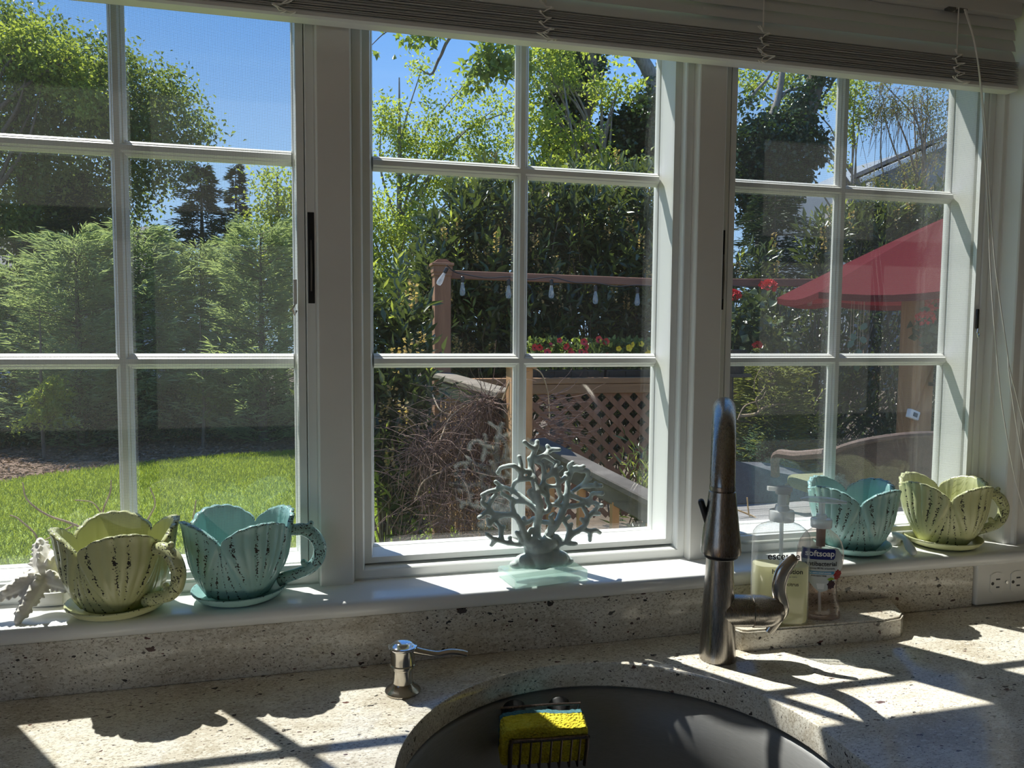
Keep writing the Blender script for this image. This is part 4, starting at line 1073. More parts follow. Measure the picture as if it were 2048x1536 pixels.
def conifer(name, label, base, H, rad, n, mat, seed, group=None, L=.10, wr=.10, up=.0, layers=26, cat='tree', sprays=9, zlo=.03, shape=.9, thick=1.0):
    """tiers of boughs; each bough carries side twigs of narrow needles"""
    rg = R_(seed); t = thing(name, label, cat, base, 0, group)
    C, D = [], []
    bm = nb(); tube(bm, [(0, 0, -.05), (0, 0, H * .5), (0, 0, H * .97)], [H * .022, H * .014, .006], 7)
    per = max(1, n // (layers * sprays))
    for k in range(layers):
        f = zlo + (1 - zlo) * k / layers
        R = rad * ((1 - f) ** shape) * rg.uniform(.75, 1.1) + .04
        for s in range(sprays):
            a = rg.uniform(0, 2 * PI); z0 = H * (f + rg.uniform(-.02, .02)); R1 = R * rg.uniform(.7, 1.12)
            u = rg.rand(per) ** .75
            zz = z0 + up * R1 * u - .16 * R1 * u ** 2 * (1 if up <= .3 else -.6)
            ax = np.array([math.cos(a), math.sin(a), 0]); sd_ = np.array([-math.sin(a), math.cos(a), 0])
            wv = rg.normal(size=per) * .20 * R1 * (1.1 - u) * thick
            C.append(ax * (u * R1)[:, None] + sd_ * wv[:, None] + np.stack([0 * u, 0 * u, zz + rg.normal(size=per) * .035 * thick], 1))
            D.append(ax * (.9 + .3 * rg.rand(per))[:, None] + sd_ * (np.sign(wv) * rg.rand(per) * .9)[:, None] + np.stack([0 * u, 0 * u, up * .6 + rg.normal(size=per) * .25], 1))
            if s < 4: tube(bm, [(0, 0, z0), (math.cos(a) * R1 * .5, math.sin(a) * R1 * .5, z0 + up * R1 * .5 - .04 * R1), (math.cos(a) * R1 * .92, math.sin(a) * R1 * .92, z0 + up * R1 * .92 - .13 * R1)], [.012, .008, .003], 4)
    C = np.concatenate(C); D = np.concatenate(D); m = len(C)
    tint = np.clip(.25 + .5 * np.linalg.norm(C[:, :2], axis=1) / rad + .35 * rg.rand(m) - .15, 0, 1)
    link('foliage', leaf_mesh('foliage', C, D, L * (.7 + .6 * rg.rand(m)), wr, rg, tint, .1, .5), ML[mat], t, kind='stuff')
    obj('trunk', bm, M_bark, t, smooth=80); return t
def laurel(name, label, base, blobs, nst, seed, group=None, L=.115, tips=.2, spikes=40, single=0, cat='shrub', wr=.30):
    """stems set with long glossy leaves; young tips paler; upright flower spikes; the nearest leaves are single parts"""
    rg = R_(seed); t = thing(name, label, cat, base, 0, group); b = np.array(base)
    rel = [(q[0] - b[0], q[1] - b[1], q[2] - b[2], q[3], q[4], q[5]) for q in blobs]
    P, d = in_blobs(rel, nst, rg, .3)
    C, D, T, LL = [], [], [], []; CT, DT, TT, LT = [], [], [], []
    bm = nb()
    for i in range(nst):
        ax = unit(np.array([d[i, 0] * .6, d[i, 1] * .6, .75 + .3 * rg.rand()]) + rg.normal(size=3) * .25); ln = .22 + .2 * rg.rand()
        tip = rg.rand() < tips
        m = 13
        ph = rg.uniform(0, 6)
        e1 = unit(np.cross(ax, [.3, .2, 1])); e2 = np.cross(ax, e1)
        for k in range(m):
            f = k / (m - 1); a = ph + k * 2.4
            o_ = e1 * math.cos(a) + e2 * math.sin(a)
            dirv = o_ * (1.05 - .55 * f) + ax * (.25 + .75 * f)
            c = P[i] + ax * ln * (f - .6)
            if tip and f > .45: CT.append(c); DT.append(dirv); TT.append(rg.rand()); LT.append(L * (.95 - .4 * f) * rg.uniform(.8, 1.1))
            else: C.append(c); D.append(dirv); T.append(.15 + .6 * rg.rand() * (.5 + .5 * f)); LL.append(L * rg.uniform(.75, 1.15))
        if i % 5 == 0: tube(bm, [P[i] + ax * ln * .3, P[i] - ax * ln * .8, P[i] * .55 + np.array([0, 0, -.3])], [.003, .005, .009], 4)
    C, D, T, LL = np.array(C), np.array(D), np.array(T), np.array(LL)
    order = np.argsort(C[:, 1])
    one = order[:single]; rest = order[single:]
    link('leaf_mass', leaf_mesh('leaf_mass', C[rest], D[rest], LL[rest], wr, rg, T[rest], .18, .55), ML['laurel'], t, kind='stuff')
    if CT: link('young_shoots', leaf_mesh('young_shoots', np.array(CT), np.array(DT), np.array(LT), wr * .8, rg, np.array(TT), .2, .4), ML['laurel_tip'], t, kind='stuff', label='pale yellow green young shoots')
    if single:
        metas = []
        for q in range(6):
            bl_ = nb(); w_ = .5 * wr; pr_ = [(0, .04), (.2, .75), (.45, 1.0), (.7, .75), (.9, .3), (1, .02)]
            rows_ = []
            for f, ww in pr_:
                zc = -.16 * f * f * (1 + .5 * q / 5)
                rows_.append([bl_.verts.new((f, s * w_ * ww, zc + abs(s) * .12 * w_ * ww * 2)) for s in (-1, 0, 1)])
            for r0, r1 in zip(rows_, rows_[1:]):
                for s in (0, 1): bl_.faces.new((r0[s], r1[s], r1[s + 1], r0[s + 1]))
            me = bpy.data.meshes.new('leaf'); bl_.to_mesh(me); bl_.free(); me.polygons.foreach_set('use_smooth', [True] * len(me.polygons))
            set_attr(me, 'tint', [.15 + .13 * q] * len(me.vertices)); me.materials.append(ML['laurel']); metas.append(me)
        for k in one:
            o = bpy.data.objects.new('leaf', metas[k % 6]); COL.objects.link(o); o.parent = t
            dv = Vector(D[k]).normalized(); z = Vector((rg.normal() * .4, rg.normal() * .4, 1)); s = z.cross(dv).normalized(); z = dv.cross(s); Lk = LL[k]
            o.matrix_local = Matrix(((dv.x * Lk, s.x * Lk, z.x * Lk, C[k, 0]), (dv.y * Lk, s.y * Lk, z.y * Lk, C[k, 1]), (dv.z * Lk, s.z * Lk, z.z * Lk, C[k, 2]), (0, 0, 0, 1)))
    if spikes:
        sC, sD = [], []
        for i in range(spikes):
            kk = np.argsort(P[:, 1] + .25 * d[:, 1])[:max(8, nst // 2)]; p = P[kk[rg.randint(len(kk))]] + np.array([rg.normal() * .04, -.16, .06]); hgt = .12 + .08 * rg.rand()
            m = 26; zz = rg.rand(m) * hgt; a = rg.rand(m) * 6.28
            sC.append(p + np.stack([.012 * np.cos(a), .012 * np.sin(a), zz], 1)); sD.append(np.stack([np.cos(a), np.sin(a), .4 + 0 * a], 1))
        sC = np.concatenate(sC); sD = np.concatenate(sD)
        link('flower_spikes', leaf_mesh('flower_spikes', sC, sD, np.full(len(sC), .024), .9, rg, rg.rand(len(sC)), .2, .3), M_spike, t, kind='stuff', label='spent tan flower spikes')
    obj('stems', bm, M_bark, t, smooth=80); return t
M_spike = leafmat('flower_spike_tan', (.24, .15, .06), (.52, .40, .20), .4, .7, .1)

# ================================================================== ground
GZ = -1.55
def soil(name, a, b, sc): 
    t = NT(name); p = t.pr(Roughness=.95); f = t.noise(t.obj(), sc, 6, .7); t.l(t.ramp(f, [(.3, a), (.7, b)]), p.inputs['Base Color']); t.bump(f, .8, .03); return t.m
bm = nb(); box(bm, -40, 45, -40, 60, GZ - .3, GZ); struct('ground', bm, soil('garden_soil', (.05, .035, .022), (.13, .095, .065), 6), smooth=0)
M_lawn = soil('lawn_base', (.16, .24, .035), (.30, .38, .06), 3.5)
edge = [(-4.699, 9.217), (-4.084, 9.846), (-3.500, 10.428), (-2.657, 10.936), (-1.678, 11.368), (-0.649, 11.605), (0.206, 11.431), (0.868, 10.119), (1.025, 8.129), (1.0, 5.4), (.75, 4.4), (.35, 3.2), (.2, 1.6), (.2, .6), (-7.5, .6)]
bm = nb(); prism(bm, edge, 'z', GZ - .02, GZ + .012); o = struct('lawn', bm, M_lawn, smooth=0)
from mathutils.geometry import intersect_point_tri_2d
def inside(x, y, poly):
    c = np.zeros(len(x), bool)
    for (x0, y0), (x1, y1) in zip(poly, poly[1:] + poly[:1]):
        m = ((y0 > y) != (y1 > y)) & (x < (x1 - x0) * (y - y0) / (y1 - y0 + 1e-12) + x0); c ^= m
    return c
rg = R_(11); n = 120000
x = rg.uniform(-6.0, 1.2, n); y = 3.5 + (12.2 - 3.5) * rg.rand(n) ** .8; k = inside(x, y, edge) & (x > -1.2 - (y + 1) * .55); x, y = x[k], y[k]; n = len(x)
big = .5 + .5 * np.sin(x * 2.1 + 1.3 * np.sin(y * 1.7)) * np.cos(y * 1.3 + x)
C = np.stack([x, y, np.full(n, GZ + .01)], 1); D = np.stack([rg.normal(size=n) * .45, rg.normal(size=n) * .45, np.ones(n)], 1)
gr = link('grass', leaf_mesh('grass', C, D, .045 + .035 * rg.rand(n), .16, rg, np.clip(.5 * big + .6 * rg.rand(n) - .05, 0, 1), .1, .1), ML['grass'], kind='stuff'); tag(gr, 'sunlit mown lawn grass', 'grass')
medge = [(-4.699, 9.217), (-4.084, 9.846), (-3.500, 10.428), (-2.657, 10.936), (-1.678, 11.368), (-0.649, 11.605), (0.206, 11.431), (0.868, 10.119), (2.4, 8.0), (2.4, 16.5), (-9, 16.5), (-9, 9)]
bm = nb(); prism(bm, medge, 'z', GZ - .02, GZ + .006); struct('mulch_bed', bm, soil('bark_mulch', (.10, .06, .04), (.26, .17, .115), 14), smooth=0)
n = 16000; x = rg.uniform(-6.5, 1.2, n); y = rg.uniform(10, 15, n); k = inside(x, y, medge); x, y = x[k], y[k]; n = len(x)
t_ = leaf_mesh('mulch_chips', np.stack([x, y, np.full(n, GZ + .012)], 1), np.stack([rg.normal(size=n), rg.normal(size=n), .25 * rg.rand(n)], 1), .05 + .06 * rg.rand(n), .35, rg, rg.rand(n), .1, .8)
o = link('mulch_chips', t_, leafmat('mulch_chip', (.11, .065, .045), (.36, .25, .18), .05, .9, .1), kind='stuff'); tag(o, 'brown bark mulch chips along the lawn edge', 'mulch')

# ================================================================== trees, shrubs left window
def B(px, r, ry=None, rz=None): return (*px, r, ry or r, rz or r)
tree('leafy_tree', 'tall leafy tree filling the top left of the left window', (-6.353, 18.000, -0.750)[:2] + (GZ,), 6.2, .26,
     [B((-6.441, 18.000, 5.618), 1.52), B((-5.295, 17.700, 5.413), 1.22), B((-4.243, 17.400, 5.411), 1.04), B((-3.504, 17.400, 5.099), .88, .95, .95), B((-6.499, 18.000, 3.814), 1.83), B((-4.944, 17.700, 3.951), 1.46), B((-6.881, 18.000, 6.621), 0.92), B((-2.853, 17.400, 4.609), 0.39), B((-3.774, 17.400, 4.280), 1.10), B((-5.850, 18.000, 2.770), 1.59)], 44000, .105, 'green', 21, nl=16, spread=.24, puffs=900)
tree('leafy_tree', 'tree with bright yellow green crown lit at far left of the left window', (-6.899, 16.600, -0.656)[:2] + (GZ,), 4.8, .18,
     [B((-6.147, 16.600, 5.805), 0.43), B((-5.697, 16.600, 6.041), 0.39), B((-5.205, 16.400, 5.534), 0.55), B((-4.769, 16.400, 4.984), 0.49), B((-5.808, 16.600, 5.349), 0.49)], 5000, .10, 'maple', 22, nl=10, spread=.15, puffs=120)
conifer('spruce_tree', 'dark spruce rising behind the hedge, taller of two in the left window', (-2.827, 18.000, -0.780)[:2] + (GZ,), 5.75, 1.35, 15000, 'spruce', 31, L=.17, wr=.16, sprays=11, shape=.55)
conifer('spruce_tree', 'narrow dark spruce with a pointed tip right of the broader spruce', (-2.078, 18.000, -0.786)[:2] + (GZ,), 5.85, .75, 9000, 'spruce', 32, L=.15, wr=.16, sprays=9, shape=.75)
conifer('spruce_tree', 'dark spruce behind the hedge at the far left edge', (-5.183, 17.000, -0.696)[:2] + (GZ,), 5.2, 1.6, 15000, 'spruce', 33, L=.17, wr=.16, sprays=11, shape=.6)
tree('leafy_tree', 'light green tree beside the left mullion in the left window', (-1.064, 16.000, -0.666)[:2] + (GZ,), 3.6, .14,
     [B((-1.013, 16.000, 3.323), .55), B((-1.173, 16.000, 2.592), .55), B((-0.862, 15.500, 1.830), .6), B((-1.308, 15.500, 1.413), .5), B((-0.203, 16.000, 2.946), .7), B((-0.009, 16.000, 1.473), .8), B((-0.726, 15.500, 0.811), .5)], 11000, .085, 'maple', 23, nl=14, spread=.17)
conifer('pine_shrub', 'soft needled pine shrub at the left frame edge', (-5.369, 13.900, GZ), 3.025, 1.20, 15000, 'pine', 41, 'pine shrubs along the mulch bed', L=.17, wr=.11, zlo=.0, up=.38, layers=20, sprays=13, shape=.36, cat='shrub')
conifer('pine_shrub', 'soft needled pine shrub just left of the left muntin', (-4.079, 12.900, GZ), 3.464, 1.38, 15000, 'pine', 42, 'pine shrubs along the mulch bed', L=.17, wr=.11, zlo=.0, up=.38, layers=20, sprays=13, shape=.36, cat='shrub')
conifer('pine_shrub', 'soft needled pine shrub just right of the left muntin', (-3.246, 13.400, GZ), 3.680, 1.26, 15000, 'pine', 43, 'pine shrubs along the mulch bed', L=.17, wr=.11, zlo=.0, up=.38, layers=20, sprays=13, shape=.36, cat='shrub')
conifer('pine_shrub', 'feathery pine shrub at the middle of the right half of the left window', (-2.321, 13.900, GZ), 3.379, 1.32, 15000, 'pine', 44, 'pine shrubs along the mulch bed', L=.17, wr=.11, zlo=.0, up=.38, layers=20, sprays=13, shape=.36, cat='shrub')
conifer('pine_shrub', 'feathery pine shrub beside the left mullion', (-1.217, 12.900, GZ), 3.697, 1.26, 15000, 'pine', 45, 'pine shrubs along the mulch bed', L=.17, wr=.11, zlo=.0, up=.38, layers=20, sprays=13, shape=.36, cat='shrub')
tree('yellow_shrub', 'small yellow green shrub in front of the hedge at far left', (-4.291, 11.800, -1.336)[:2] + (GZ,), .8, .03,
     [B((-4.120, 11.800, -0.598), .18, .15, .28), B((-4.362, 11.800, -0.820), .20, .15, .22), B((-4.064, 11.800, -0.977), .15), B((-4.572, 11.800, -1.117), .08, .08, .14)], 1500, .07, 'maple', 51, nl=8, spread=.06, cat='shrub')
tree('yellow_shrub', 'small yellow green shrub in shade in front of the hedge, middle of the left window', (-2.135, 12.400, -1.253)[:2] + (GZ,), .7, .03,
     [B((-2.161, 12.400, -0.591), .25, .2, .25), B((-1.934, 12.400, -0.842), .2)], 1100, .07, 'green', 52, nl=8, spread=.07, cat='shrub')
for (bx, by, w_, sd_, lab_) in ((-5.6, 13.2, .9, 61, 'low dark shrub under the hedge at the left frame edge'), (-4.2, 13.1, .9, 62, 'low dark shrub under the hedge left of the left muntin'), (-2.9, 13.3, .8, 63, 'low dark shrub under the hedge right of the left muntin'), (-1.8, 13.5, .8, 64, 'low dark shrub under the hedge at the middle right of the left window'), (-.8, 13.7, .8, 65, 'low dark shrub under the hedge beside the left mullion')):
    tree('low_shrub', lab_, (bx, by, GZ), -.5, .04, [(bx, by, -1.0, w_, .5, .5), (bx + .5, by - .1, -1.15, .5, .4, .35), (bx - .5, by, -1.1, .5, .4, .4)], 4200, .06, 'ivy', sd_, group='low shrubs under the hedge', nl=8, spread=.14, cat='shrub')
# a white house glimpsed through the hedge
hs = thing('house', 'pale blue grey house wall glimpsed through the hedge at far left', 'house', (-8.0, 21, GZ))
bm = nb(); box(bm, -3.5, 3.2, 0, 5, 0, 3.4); obj('wall', bm, plain('siding_pale', (.55, .60, .68), .7), hs, smooth=0)
bm = nb(); prism(bm, [(-.3, 3.3), (2.5, 4.9), (5.3, 3.3)], 'x', -3.8, 3.5); obj('roof', bm, plain('roof_grey', (.2, .19, .19), .9), hs, smooth=0)

# ================================================================== trees of the middle and right windows
tree('maple_tree', 'bright yellow green maple with open branches behind the post, middle window', (1.272, 14.000, -0.558)[:2] + (GZ,), 5.2, .10,
     [B((1.285, 14.000, 4.412), .5), B((2.249, 14.000, 4.388), .55), B((3.096, 14.000, 3.966), .6), B((1.763, 14.000, 3.597), .7), B((2.848, 14.000, 3.274), .7), B((1.047, 14.000, 3.929), .45), B((1.043, 13.500, 2.358), .65), B((1.695, 13.500, 2.106), .7), B((1.668, 14.000, 5.283), .25), B((2.592, 14.000, 5.078), .28), B((3.343, 14.000, 4.851), .4), B((0.816, 13.000, 1.309), .6), B((1.353, 13.000, 1.051), .6), B((3.139, 13.500, 2.538), .6), B((0.246, 14.000, 2.671), .7)], 22000, .075, 'maple', 71, nl=34, spread=.14, puffs=620, barkm=M_barkg)
tree('maple_tree', 'yellow green maple in front of the ivy covered trunk, middle window', (4.015, 10.400, -0.350)[:2] + (GZ,), 4.4, .09,
     [B((2.978, 10.000, 4.151), .42), B((3.436, 10.000, 4.478), .38), B((2.948, 10.000, 3.433), .40), B((3.612, 10.000, 3.115), .38), B((3.147, 10.000, 2.868), .40), B((3.953, 10.000, 4.017), .34), B((2.748, 10.000, 4.414), .3), B((4.185, 10.000, 4.474), .22), B((4.474, 10.000, 4.133), .15)], 5200, .075, 'maple', 72, nl=20, spread=.10, puffs=170, barkm=M_barkg)
def ivy_tree(label, trunk, r, blobs, n, seed, arms=(), size=.075):
    t = thing('ivy_covered_tree', label, 'tree', trunk[0], 0)
    b0 = Vector(trunk[0]); rel = [(q[0] - b0.x, q[1] - b0.y, q[2] - b0.z, *q[3:]) for q in blobs]
    crown('ivy', rel, n, size, 'ivy', t, seed, max(60, n // 30), .09, .95, .5)
    bm = nb(); tube(bm, catmull([Vector(p) - b0 for p in trunk], 6), [r, r * .85, r * .7], 10); obj('trunk', bm, M_bark, t, smooth=80)
    for a in arms:
        bm = nb(); tube(bm, catmull([Vector(p) - b0 for p in a[0]], 5), a[1], 7); obj('branch', bm, M_barkg, t, smooth=80)
    return t
ivy_tree('dark ivy covered trunk rising behind the maple, right half of the middle window', [(3.832, 11.500, -0.247)[:2] + (GZ,), (3.780, 11.500, 2.461), (3.844, 11.500, 5.585)], .26,
     [B((3.785, 11.300, 5.026), .38), B((3.794, 11.300, 4.385), .42), B((3.759, 11.300, 3.736), .42), B((3.680, 11.300, 3.081), .40), B((3.689, 11.300, 2.428), .4), B((4.050, 11.300, 4.729), .3)], 9000, 81)
ivy_tree('leaning brown trunk with a dark ivy clump at the right edge of middle window', [(5.182, 11.000, -0.229)[:2] + (GZ,), (4.589, 11.000, 2.424), (4.271, 11.000, 3.056), (3.917, 11.000, 3.634), (4.079, 11.000, 4.241), (4.024, 11.000, 5.024)], .13,
     [B((4.699, 11.000, 3.647), .40), B((5.093, 11.000, 3.918), .42), B((5.016, 11.000, 3.344), .42), B((4.443, 11.000, 3.227), .32), B((5.261, 11.000, 4.417), .28), B((4.479, 11.000, 3.632), .25)], 9000, 82,
     arms=[([(4.969, 11.000, 3.422), (5.173, 11.000, 4.329), (4.939, 11.000, 4.872), (4.495, 11.000, 5.188)], [.16, .13, .11, .10]), ([(4.037, 11.000, 4.158), (3.776, 11.000, 4.531), (3.187, 11.000, 4.790)], [.05, .035, .02])])
ivy_tree('tree with thick ivy clad trunk leaning right in the right window', [(6.425, 9.500, -0.158)[:2] + (GZ,), (6.385, 9.500, 2.283), (6.697, 9.500, 3.200), (7.099, 9.500, 4.053), (7.192, 9.500, 5.028)], .17,
     [B((7.075, 9.400, 4.392), .17, .17, .3), B((6.950, 9.400, 3.827), .22, .2, .3), B((6.495, 9.400, 3.387), .36), B((6.932, 9.400, 3.193), .30), B((6.037, 9.400, 3.210), .34), B((6.388, 9.400, 2.789), .36), B((5.971, 9.400, 2.692), .3), B((6.777, 9.400, 2.699), .2), B((6.279, 9.400, 2.264), .35), B((5.896, 9.400, 3.710), .15)], 15000, 83,
     arms=[([(6.381, 9.500, 3.626), (6.521, 9.500, 4.006), (6.614, 9.500, 4.751)], [.06, .05, .04]), ([(6.507, 9.500, 3.931), (6.707, 9.500, 4.095), (7.052, 9.500, 4.138)], [.03, .025, .02]), ([(6.037, 9.500, 3.821), (6.074, 9.500, 3.970), (6.358, 9.500, 4.287), (6.433, 9.500, 4.587)], [.03, .025, .02, .015])], size=.06)
t_ = thing('oak_limb', 'oak branch with lobed leaves hanging from the top of the middle window', 'branch', (1.649, 6.000, 3.332))
o0 = Vector(t_.location)
crown('foliage', [tuple(Vector(q[:3]) - o0) + q[3:] for q in (B((0.609, 6.000, 3.028), .13, .13, .10), B((0.766, 6.000, 3.057), .10), B((1.367, 6.000, 2.969), .17), B((1.203, 6.000, 2.797), .15), B((1.463, 6.000, 2.775), .15), B((1.437, 6.000, 3.131), .15), B((0.409, 6.000, 3.030), .08), B((0.320, 6.000, 2.871), .05))], 800, .085, 'oak', t_, 91, 80, .055, .5)
bm = nb()
for pts, r in (([(1.673, 6.000, 3.379), (0.994, 6.000, 3.132), (0.811, 6.000, 2.873), (0.735, 6.000, 2.721), (0.622, 6.000, 2.760)], [.022, .016, .014, .010, .003]), ([(1.673, 6.000, 3.379), (1.413, 6.000, 3.174), (1.274, 6.000, 2.804)], [.018, .009, .003]), ([(0.925, 6.000, 3.081), (0.676, 6.000, 3.165), (0.365, 6.000, 3.069), (0.181, 6.000, 2.901)], [.010, .008, .006, .003])):
    tube(bm, catmull([Vector(p) - o0 for p in pts], 6), r, 7)
obj('branch', bm, M_bark, t_, smooth=80)
t_ = tree('willowy_tree', 'thin twiggy tree with olive leaves at the top right of the right window', (10.079, 10.500, -0.229)[:2] + (GZ,), 4.2, .08,
     [B((9.123, 10.500, 4.418), .32), B((9.636, 10.500, 4.332), .34), B((10.145, 10.500, 4.499), .32), B((10.382, 10.500, 4.001), .3), B((8.938, 10.500, 4.069), .22), B((10.209, 10.500, 3.298), .38), B((9.076, 10.000, 2.848), .32), B((8.642, 10.000, 2.744), .25), B((9.482, 10.000, 2.662), .3)], 5200, .06, 'olive', 92, nl=26, spread=.12, puffs=150, barkm=M_bare, wr=.3)
bm = nb(); rg_ = random.Random(9); o0 = Vector(t_.location)
for k in range(70):
    s = Vector((9.638, 10.500, 4.289)) + Vector((rg_.uniform(-.7, .7), rg_.uniform(-.3, .3), rg_.uniform(-.25, .45))) - o0
    e_ = s + Vector((rg_.uniform(-.3, .3), rg_.uniform(-.1, .1), -rg_.uniform(.4, 1.3)))
    tube(bm, catmull([s, s.lerp(e_, .4) + Vector((rg_.uniform(-.15, .15), 0, .15)), e_], 5), [.008, .006, .003], 4)
obj('drooping_twigs', bm, M_bare, t_, smooth=80, kind='stuff')
tree('maple_tree', 'sparse light green maple sprays around the ivy clad tree in the right window', (9.398, 11.500, -0.277)[:2] + (GZ,), 4.3, .06,
     [B((6.968, 11.000, 4.723), .28), B((7.791, 11.000, 4.793), .25), B((8.548, 11.000, 4.600), .22), B((8.904, 11.000, 4.628), .28), B((9.082, 11.000, 4.120), .25), B((8.851, 11.000, 3.494), .2), B((7.514, 11.000, 4.305), .2)], 1900, .08, 'maple', 93, nl=12, spread=.10, puffs=110, barkm=M_barkg)
conifer('yew_tree', 'dark yew in the left half of the right window behind the brown beam', (5.677, 8.200, -0.087)[:2] + (GZ,), 3.95, 1.05, 12000, 'spruce', 94, L=.10, wr=.2, sprays=12, shape=.45)
tree('shade_tree', 'dark leafy tree behind the laurel at the middle of the middle window', (3.232, 8.600, -0.095)[:2] + (GZ,), 2.6, .08,
     [B((2.993, 8.600, 1.998), .6), B((3.903, 8.600, 2.170), .6), B((3.339, 8.400, 1.600), .7), B((2.320, 8.600, 1.650), .5)], 7000, .07, 'green', 95, nl=12, spread=.15)
# the laurel hedge behind the deck
laurel('laurel_shrub', 'tall laurel with tan flower spikes behind the post, middle window', (1.25, 6.0, GZ),
       [B((1.046, 6.000, 1.298), .42), B((1.305, 6.000, 1.538), .42), B((1.667, 6.000, 1.508), .40), B((0.890, 5.900, 0.876), .42), B((1.357, 5.900, 0.887), .5), B((1.170, 5.900, 0.424), .5), B((1.600, 5.900, 0.474), .5), B((0.721, 6.000, 0.467), .45), B((0.862, 6.000, -0.135), .5), B((1.387, 6.000, -0.141), .6)], 700, 101, L=.15, tips=.14, spikes=70, single=140)
laurel('laurel_shrub', 'broad laurel at the right of the middle window behind the string lights', (2.6, 6.1, GZ),
       [B((2.045, 6.100, 1.538), .42), B((2.508, 6.100, 1.510), .45), B((2.876, 6.100, 1.623), .42), B((3.154, 6.100, 1.240), .5), B((2.119, 6.000, 1.006), .5), B((2.635, 6.000, 0.923), .55), B((3.066, 6.000, 0.637), .5), B((2.280, 6.000, 0.481), .5), B((2.753, 6.000, 0.288), .5), B((3.546, 6.200, 0.956), .5), B((2.471, 6.200, -0.270), .6), B((3.182, 6.200, -0.281), .6)], 800, 102, L=.15, tips=.12, spikes=80, single=140)
laurel('laurel_shrub', 'near laurel with long glossy leaves at the lower left of the middle window', (.12, 3.5, GZ),
       [B((0.163, 3.700, 0.481), .16), B((0.254, 3.700, 0.389), .12), B((0.107, 3.600, 0.179), .18), B((0.288, 3.600, 0.117), .17), B((0.157, 3.500, -0.114), .19), B((0.275, 3.500, -0.237), .13), B((0.146, 3.400, -0.395), .17), B((0.060, 3.400, -0.275), .14), B((0.263, 3.400, -0.578), .14), B((0.166, 3.900, 0.737), .12), B((-0.100, 3.600, 0.001), .25), B((-0.119, 3.800, 0.479), .2)], 250, 103, L=.115, tips=.22, spikes=16, single=160)
laurel('laurel_shrub', 'laurel with bright shoots behind the umbrella in the right window', (4.9, 6.0, GZ),
       [B((4.860, 6.000, 1.440), .22), B((4.813, 6.000, 1.129), .25), B((5.437, 6.200, 1.593), .28), B((5.817, 6.200, 1.662), .30), B((6.274, 6.200, 1.681), .32), B((5.710, 6.200, 1.224), .4), B((6.376, 6.200, 1.022), .4), B((6.853, 6.300, 1.493), .4), B((4.169, 6.000, 1.060), .2)], 420, 104, L=.14, tips=.34, spikes=30)
laurel('laurel_shrub', 'dark dense laurel under the brown beam in the right window', (4.0, 6.2, GZ),
       [B((4.135, 6.200, 0.551), .42), B((4.739, 6.200, 0.451), .45), B((5.357, 6.200, 0.564), .45), B((6.007, 6.200, 0.460), .45), B((6.616, 6.200, 0.351), .45), B((4.275, 6.200, -0.083), .5), B((5.012, 6.200, -0.199), .5), B((5.778, 6.200, -0.207), .5), B((6.449, 6.200, -0.329), .5), B((3.856, 6.200, 0.130), .5), B((5.415, 6.200, -0.758), .6), B((6.276, 6.200, -0.896), .6)], 900, 105, L=.10, tips=.08, spikes=10, wr=.4)

# ================================================================== house at the right
hs = thing('house', 'neighbouring house with grey shingled roof and white trim at the right of the right window', 'house', (17.0, 21, GZ))
M_roof = plain('shingles_grey', (.20, .185, .18), .9, spec=.05, noise=.18, nscale=3)
def roofp(pts, th=.12):
    bm = nb(); a = [Vector(p) for p in pts]; n_ = (a[1] - a[0]).cross(a[2] - a[0]).normalized() * th
    A_ = [bm.verts.new(p) for p in a]; B_ = [bm.verts.new(p - n_) for p in a]; m = len(a)
    bm.faces.new(A_); bm.faces.new(list(reversed(B_)))
    for i in range(m): bm.faces.new((A_[i], B_[i], B_[(i + 1) % m], A_[(i + 1) % m]))
    bmesh.ops.recalc_face_normals(bm, faces=bm.faces[:]); return bm
h0 = Vector(hs.location)
rel = lambda *p: tuple(Vector(p) - h0)
wl = [rel(16.335, 22.000, 2.896), rel(28.486, 22.000, 3.254), rel(28.172, 22.000, 7.324), rel(18.175, 22.000, 6.099), rel(16.274, 22.000, 4.406)]
bm = nb(); prism(bm, [(rel(16.575, 22.000, 0.863)[0], 0), (rel(28.661, 22.000, 0.991)[0], 0), (rel(28.032, 22.000, 9.141)[0], rel(28.032, 22.000, 9.141)[2]), (rel(21.520, 22.000, 7.335)[0], rel(21.520, 22.000, 7.335)[2]), (rel(17.695, 22.000, 5.684)[0], rel(17.695, 22.000, 5.684)[2]), (rel(17.911, 22.000, 0.877)[0], 0)], 'y', 1.2, 6); obj('wall', bm, plain('siding_blue_grey', (.16, .19, .22), .7), hs, smooth=0)
obj('roof', roofp([rel(17.087, 21.600, 5.676), rel(21.130, 21.600, 7.435), rel(26.230, 27.000, 9.105), rel(21.224, 27.000, 6.927)]), M_roof, hs, smooth=0)
obj('lower_roof', roofp([rel(15.384, 21.000, 3.906), rel(20.658, 21.000, 3.782), rel(23.841, 24.500, 6.735), rel(19.418, 24.500, 6.354)]), M_roof, hs, smooth=0)
bm = nb(); beam(bm, rel(17.443, 21.500, 5.545), rel(21.053, 21.500, 7.101), .12, .16); obj('rake_trim', bm, M_white, hs, smooth=0)
bm = nb(); box(bm, *[v for v in (rel(17.268, 20.800, 5.085)[0] - .09, rel(17.268, 20.800, 5.085)[0] + .09, rel(17.268, 20.800, 5.085)[1] - .09, rel(17.268, 20.800, 5.085)[1] + .09, rel(17.305, 20.800, 4.281)[2], rel(17.257, 20.800, 5.326)[2])]); obj('vent_pipe', bm, M_white, hs, smooth=0)
